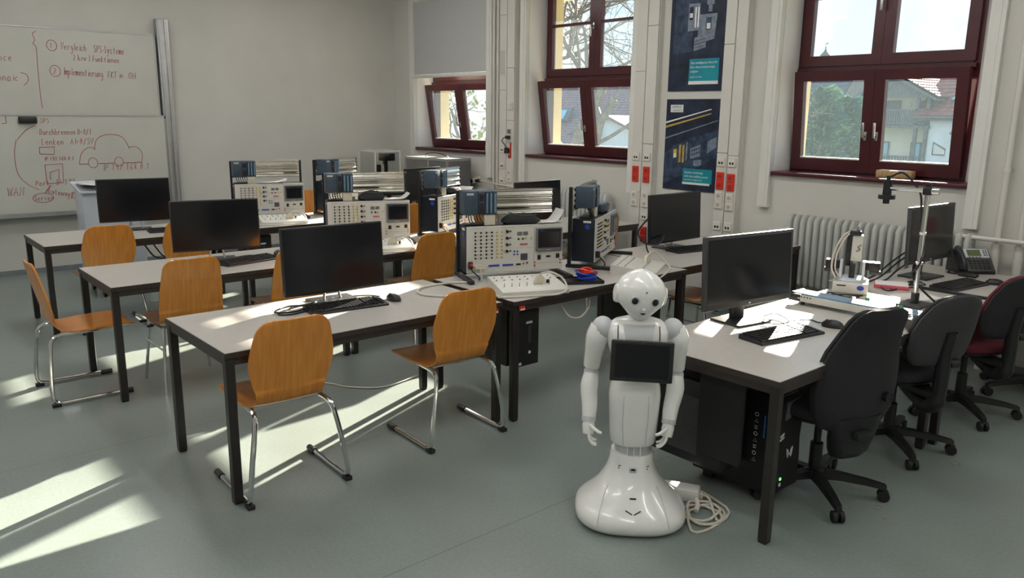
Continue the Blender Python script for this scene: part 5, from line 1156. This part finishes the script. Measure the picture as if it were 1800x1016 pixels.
MB().bb(-.40, .40, -.20, .20, 0, .03).bb(-.40, .40, -.20, .20, .47, .50).build('top_and_bottom', 'alu_matt', gb)
for a in (-.39, .05, .39):
    MB().bb(a-.012, a+.012, -.20, -.18, .03, .47).build('edge_bar', 'alu_matt', gb)
mat('smoked', (.16, .15, .14), .25, var=.1, scale=5)
MB().bb(-.378, .038, -.195, -.185, .03, .47).build('smoked_pane', 'smoked', gb); MB().bb(.062, .378, -.195, -.185, .03, .47).bb(-.40, -.39, -.2, .2, .03, .47).bb(.39, .40, -.2, .2, .03, .47).bb(-.4, .4, .19, .2, .03, .47).build('panel', 'hmi_grey', gb)
MB().tube(smoothpath([(-.10, -.1, .50), (-.05, -.15, .54), (.05, -.1, .56), (.15, 0, .53), (.2, 0, .50)], 5), .006, 6).build('top_cable', 'cable_black', gb)
tb_ = thing('window_bench', 'low bench under the far window carrying the grey box', 'bench', (-8.30, 5.93, 0)); MB().bb(-.5, .5, -.24, .24, .70, .73).build('top', 'laminate', tb_)
for a in (-.46, .46):
    for b_ in (-.2, .2): MB().bb(a-.02, a+.02, b_-.02, b_+.02, 0, .70).build('leg', 'brown_steel', tb_)

# rolling lectern in front of the whiteboard
lc = thing('rolling_lectern', 'pale grey rolling lectern in front of the whiteboard', 'lectern', (-8.52, 2.10, 0))
MB().rbox((.08, 0, .115), (.52, .50, .03), .006).build('base_plate', 'white_lacquer', lc)
for a in (-.14, .28):
    for b_ in (-.2, .2): MB().cyl((a, b_-.014, .045), (a, b_+.014, .045), .045, n=16).cyl((a, b_, .06), (a, b_, .10), .012, n=8).build('caster', 'black_plastic', lc)
MB().rbox((-.06, 0, .57), (.30, .54, .88), .006).build('body', 'white_lacquer', lc)
M = Matrix.Translation((-.06, 0, 1.03)) @ Matrix.Rotation(R(10), 4, 'Y')
MB().rbox((0, 0, .0), (.42, .60, .02), .004, 1, M).build('top_board', 'white_lacquer', lc)
o = sheets((-8.52, 1.93, 1.052), 90, 'white papers on the slanted top of the lectern', .22, .30, .02); o.rotation_euler = (0, R(8), R(90))
o = tag(MB().bb(-.17, .17, -.01, .01, 0, .02).bb(-.02, .02, -.05, .05, 0, .018).build('white_clip_bar', 'paper'), 'white angled bar resting on top of the lectern', 'bar'); o.location = (-8.46, 2.30, 1.055); o.rotation_euler = (R(12), R(8), R(75))

mat('mark_brown', (.22, .19, .15), .5, var=.2, scale=60)
# floor rings
for x, y, lab in ((-1.434, 3.519, 'worn round floor mark nearest the office chair casters'), (-1.359, 3.452, 'second worn round floor mark beside the first'), (-1.398, 4.32, 'small round floor mark behind the second office chair'), (-1.482, 4.468, 'farthest round floor mark near the right edge')):
    tag(MB().tube([(x+.022*math.cos(2*PI*k/20), y+.022*math.sin(2*PI*k/20), 0) for k in range(20)], .0025, 4, closed=True).build('floor_mark', 'mark_brown'), lab, 'floor mark', 'round marks in the floor')
# ================================================================== outside
GZ = -4.0
struct(MB().bb(-160, 120, 7.05, 160, GZ-.3, GZ).build('ground', 'ground'))
def tiled_roof(par, origin, du, dv, nu, nv, m, name='roof_tiles', amp=.05):
    """sloping roof skin of overlapping rows: du along the eave, dv up the slope"""
    o, du, dv = Vector(origin), Vector(du), Vector(dv); n = du.cross(dv).normalized()
    if n.z < 0: n = -n
    V, F = [], []; cols = nu*4
    for r in range(nv):
        b = len(V)
        for e, lift in ((0, .045), (1.04, .0)):
            for c in range(cols+1): V.append(o+du*(c/cols)+dv*((r+e)/nv)+n*(lift+amp*.5*(1+math.cos(2*PI*c/4))*.6))
        for c in range(cols+1): V.append(o+du*(c/cols)+dv*(r/nv)+n*-.02)
        w = cols+1
        for c in range(cols): F.append((b+c, b+c+1, b+w+c+1, b+w+c)); F.append((b+2*w+c, b+2*w+c+1, b+c+1, b+c))
    return MB().add(V, F).build(name, m, par, True, sharp=60)
def window_on(par, x0, x1, y, z0, z1, frame='house_wood', pane='robot_dark'):
    w = bars(x0, x1, z0, z1, y-.06, y, .09).build('window', frame, par); MB().bb(x0+.05, x1-.05, y-.03, y-.01, z0+.05, z1-.05).build('pane', pane, w); return w

# balcony house seen in the large window
Y0 = 50.0
h = thing('balcony_house', 'pale house with dark wooden balcony and red tiled roof, right pane', 'house', (0, 0, 0))
MB().bb(-20.15, -13.0, Y0, Y0+8, GZ, 2.06).build('main_wall', 'sunhouse', h)
MB().bb(-24.5, -20.15, Y0+1.2, Y0+8, GZ, 3.2).build('balcony_wall', 'house_cream', h)
tiled_roof(h, (-20.9, Y0-.5, 1.95), (8.6, 0, 0), (0, 5.2, 3.6), 24, 16, 'roof_red')
MB().prism([(Y0-.45, 1.78), (Y0+4.7, 5.4), (Y0+9.5, 1.9), (Y0+9.5, 1.7), (Y0+4.7, 5.2), (Y0-.45, 1.66)], -20.85, -12.3, 'x').build('roof_deck', 'house_wood', h)
MB().bb(-20.9, -12.4, Y0-.62, Y0-.5, 1.80, 1.93).build('gutter', 'house_wood', h)
for x in (-19.6, -18.6): MB().bb(x-.06, x+.06, Y0-.4, Y0, 1.70, 1.82).build('rafter_end', 'house_wood', h)
# gable roof over the balcony
MB().prism([(-24.6, 3.05), (-22.6, 4.55), (-19.7, 2.95), (-19.7, 2.80), (-22.6, 4.35), (-24.6, 2.9)], Y0-.7, Y0+6, 'y').build('gable_roof', 'house_wood', h)
MB().prism([(-24.4, 3.0), (-22.6, 4.4), (-20.0, 3.0)], Y0-.3, Y0-.15, 'y').build('gable_boarding', 'house_wood', h)
tiled_roof(h, (-19.6, Y0-.8, 3.02), (0, 7, 0), (-3.0, 0, 1.62), 18, 9, 'roof_red')
MB().bb(-24.5, -20.1, Y0-.2, Y0+1.2, 1.20, 1.36).build('balcony_floor', 'house_wood', h)
for x in (-20.3, -20.9, -24.2): MB().bb(x-.09, x+.09, Y0-.15, Y0+.03, GZ, 3.1).build('balcony_post', 'house_wood', h)
rl = MB().bb(-24.4, -20.2, Y0-.15, Y0-.05, 2.20, 2.32).bb(-24.4, -20.2, Y0-.15, Y0-.05, 1.42, 1.52).build('balcony_rail', 'house_wood', h)
for k in range(30): MB().bb(-24.35+k*.14, -24.26+k*.14, Y0-.12, Y0-.08, 1.5, 2.22).build('baluster', 'house_wood', rl)
for x0, x1, z0, z1 in ((-23.35, -22.45, 1.36, 2.85), (-21.5, -20.6, 1.36, 2.85), (-23.5, -22.9, -1.0, .35), (-21.6, -20.95, -1.0, .35)): window_on(h, x0, x1, Y0+1.2, z0, z1, pane='hmi_grey' if z0 > 0 else 'skylight')
MB().cyl((-21.95, Y0+1.2, 2.6), (-21.95, Y0+1.1, 2.6), .14, n=16).build('wall_lamp', 'paper', h)
lf = MB().bb(-24.4, -20.5, Y0-.15, Y0-.05, -.55, -.45).build('lower_rail', 'house_wood', h)
for k in range(22): MB().bb(-24.35+k*.17, -24.24+k*.17, Y0-.12, Y0-.08, -1.4, -.5).build('baluster', 'house_wood', lf)
w = MB().tube([(-19.8, Y0-.03, -.30), (-19.1, Y0-.03, -.30), (-19.1, Y0-.03, .02), (-19.8, Y0-.03, .40)], .05, 4, closed=True).build('window', 'house_wood', h); MB().prism([(-19.8, -.3), (-19.1, -.3), (-19.1, .02), (-19.8, .40)], Y0-.02, Y0-.01, 'y').build('pane', 'paper', w)
sk = MB().prism([(-19.35, 0), (-18.15, 0), (-18.0, .07), (-19.2, .07)], 0, .1, 'y')
s0 = Vector((-19.35, Y0+.55, 2.72)); u = Vector((1.05, 0, 0)); v_ = Vector((.14, .62, .43)); nn = Vector((0, -.57, .82))
def slab(o, a, b, n, t): return MB().add([o, o+a, o+a+b, o+b, o+n*t, o+a+n*t, o+a+b+n*t, o+b+n*t], [(0, 1, 2, 3), (4, 5, 6, 7), (0, 1, 5, 4), (1, 2, 6, 5), (2, 3, 7, 6), (3, 0, 4, 7)])
k = slab(s0, u, v_, nn, .18).build('skylight_frame', 'house_wood', h); slab(s0+u*.07+v_*.08+nn*.17, u*.86, v_*.84, nn, .03).build('skylight_pane', 'skylight', k)
MB().cyl((-17.9, Y0-.1, GZ), (-17.9, Y0-.1, 1.2), .06, n=8).build('downpipe', 'house_wood', h)
MB().bb(-17.7, -13.2, Y0-2.5, Y0-.01, GZ, .95).build('side_wing', 'sunhouse', h)
tiled_roof(h, (-17.95, Y0-2.7, .95), (5, 0, 0), (.35, 1.6, 1.9), 14, 8, 'roof_red', 'wing_roof_tiles')

# houses behind, roofs only
def roof_house(name, x0, x1, y, zr0, zr1, depth, m, label, wall='house_cream'):
    t_ = thing(name, label, 'house', (0, 0, 0)); MB().bb(x0+.3, x1-.3, y+.3, y+depth*2, GZ, zr0+.1).build('wall', wall, t_)
    tiled_roof(t_, (x0, y, zr0), (x1-x0, 0, 0), (0, depth, zr1-zr0), int((x1-x0)/.45), max(8, int(depth/.3)), m); MB().prism([(y, zr0-.08), (y+depth, zr1-.08), (y+2*depth, zr0-.08)], x0, x1, 'x').build('roof_deck', 'house_wood', t_)
    return t_
t_ = roof_house('tiled_house', -36.5, -25.0, 64, 1.0, 6.1, 6, 'roof_red', 'red tiled roof rising behind the green conifer')
t_ = roof_house('slate_house', -44.0, -29.0, 54, .4, 5.4, 4.5, 'roof_slate', 'dark slate roof behind the conifer, left pane')
hm_ = roof_house('mauve_house', -70.0, -44.0, 56, -1.2, 5.6, 8, 'roof_mauve', 'house with long mauve roof behind the bare tree')
for (x, z) in ((-55.6, .3), (-60.5, 1.0)):
    yy = 56+(z+1.2)/6.8*8; s0 = Vector((x, yy-.3, z)); k = slab(s0, Vector((1.5, 0, 0)), Vector((0, .9, 1.3)), Vector((0, -.8, .6)), .35).build('dormer_frame', 'house_wood', hm_); slab(s0+Vector((.15, -.3, .3)), Vector((.95, 0, 0)), Vector((0, .6, .9)), Vector((0, -.8, .6)), .06).build('dormer_pane', 'skylight', k)
for x in (-52, -56, -60): window_on(hm_, x, x+1.2, 56.3, -2.9, -1.6, pane='smoked')
w2 = thing('white_house', 'white gabled house wall behind bare branches, middle window', 'house', (0, 0, 0))
MB().prism([(-50.0, GZ), (-42, GZ), (-42, .2), (-45.6, 1.5), (-50.0, .2)], 50, 55, 'y').build('wall', 'sunhouse', w2); window_on(w2, -48.8, -47.3, 50, -1.6, -.5, pane='smoked')
MB().prism([(-50.4, .0), (-45.6, 1.5), (-41.6, .05), (-41.6, .25), (-45.6, 1.75), (-50.4, .2)], 49.5, 55.5, 'y').build('roof', 'roof_mauve', w2)
MB().bb(-49.4, -46.4, 49.2, 49.3, -.3, .5).build('balcony_rail', 'house_wood', w2)
tw = thing('turret', 'distant church turret with weather vane above the transom', 'turret', (-54.3, 100, 9.35)); tw.scale = (.36, .36, .36)
MB().lathe([(1.6, -9), (1.6, .6), (1.9, .7), (1.1, 1.5), (.5, 2.2), (.22, 3.0), (.08, 3.3)], 12).build('roof', 'roof_slate', tw); MB().lathe([(1.5, (GZ-9.35)/.36), (1.5, -8.9)], 12).build('shaft', 'house_cream', tw); MB().sphere((0, 0, 3.5), .28, 10, 6).build('ball', 'roof_slate', tw); MB().cyl((0, 0, 3.6), (0, 0, 5.3), .06, n=6).bb(-.7, .7, -.04, .04, 4.6, 4.72).bb(.2, .9, -.04, .04, 4.72, 5.0).build('weather_vane', 'roof_slate', tw)

# conifer in front of the houses: whorled boughs with needle sprays
def conifer(loc, hgt, rad, seed, label):
    r = random.Random(seed); t_ = thing('conifer_tree', label, 'tree', loc); MB().tube([(0, 0, 0), (0, 0, hgt*.97)], 0, 8, radii=[.22, .03]).build('trunk', 'bark', t_)
    for mi, mm in enumerate(('needle', 'needle_dark')):
        V, F = [], []
        for i in range(9000):
            z = r.random()**.8; a = r.uniform(0, 2*PI); rr_ = rad*(1-z)**.6*(.70+.32*r.random()+.12*math.sin(a*5+z*19))+.05; c = Vector((rr_*math.cos(a), rr_*math.sin(a), hgt*(.06+.94*z**1.0)+.2*math.sin(a*3)))
            if (mi == 0) == (r.random() < .42): pass
            L = r.uniform(.30, .75); d = Vector((math.cos(a), math.sin(a), r.uniform(-.1, .7))).normalized(); s_ = d.orthogonal().normalized(); s_.rotate(Matrix.Rotation(r.uniform(0, PI), 3, d)); b = len(V); W = L*.17
            V += [c-d*L*.4, c+s_*W, c+d*L*.65, c-s_*W]; F.append((b, b+1, b+2, b+3))
        MB().add(V, F).build('foliage', mm, t_, True)
    return t_
conifer((-19.4, 36.0, GZ), 6.9, 2.4, 1, 'bushy green conifer in the left pane of the large window')
conifer((-18.45, 36.8, GZ), 6.45, 1.9, 2, 'second green conifer beside the window mullion')
conifer((-21.0, 38.0, GZ), 6.0, 2.4, 9, 'lower conifer at the left frame of the large window')

# bare branching trees
def bare_tree(loc, label, seed, levels=5, L0=2.2, r0=.26, lean=(0, 0, 1), leaves=0, minr=.012, droop=.0):
    r = random.Random(seed); t_ = thing('bare_tree', label, 'tree', loc); tr, br, lf_ = MB(), MB(), MB()
    def grow(p, d, L, rad, lv):
        pts = [p]; dd = d.copy()
        for k in range(4):
            dd = (dd+Vector((r.uniform(-.22, .22), r.uniform(-.22, .22), r.uniform(-.12, .16)))).normalized(); pts.append(pts[-1]+dd*L/4)
        e = rad*.76
        (tr if lv == levels else br).tube(pts, 0, 8 if lv >= levels-1 else 5, radii=[rad+(e-rad)*k/4 for k in range(5)])
        if lv == 0 or e < minr:
            if leaves:
                for q in range(leaves):
                    c = pts[-1]+Vector((r.uniform(-.4, .4), r.uniform(-.4, .4), r.uniform(-.4, .4))); s_ = .09; b = Vector((r.uniform(-1, 1), r.uniform(-1, 1), r.uniform(-1, 1))).normalized(); u_ = b.orthogonal().normalized(); lf_.add([c-b*s_, c+u_*s_*.6, c+b*s_, c-u_*s_*.6], [(0, 1, 2, 3)])
            return
        for k in range(r.choice((2, 3, 3)) if lv > 1 else 3):
            ax = dd.orthogonal().normalized(); ax.rotate(Matrix.Rotation(r.uniform(0, 2*PI), 3, dd)); nd = (dd*.75+ax*r.uniform(.45, .95)+Vector((0, 0, -droop))).normalized()
            grow(pts[2 if (k == 0 and lv < levels) else 4 if k != 1 else 3], nd, L*r.uniform(.68, .90), e*r.uniform(.58, .86), lv-1)
    grow(Vector((0, 0, 0)), Vector(lean).normalized(), L0, r0, levels)
    tr.build('trunk', 'bark', t_, sharp=60); br.build('branches', 'bark', t_, True, sharp=60)
    if leaves: lf_.build('young_leaves', 'leaf_yellow', t_, True)
    return t_
bare_tree((-20.0, 20.6, GZ), 'large bare tree filling the middle window with branches', 21, 7, 4.2, .34, (-.02, 0, 1), 0, .008)
bare_tree((-21.4, 24.5, GZ), 'second bare tree farther back in the middle window', 5, 7, 3.9, .26, (.05, 0, 1), 0, .008)
bare_tree((-21.0, 15.4, GZ), 'bare tree with young yellow leaves outside the far window', 14, 6, 2.7, .28, (-.15, 0, 1), 4, .012)
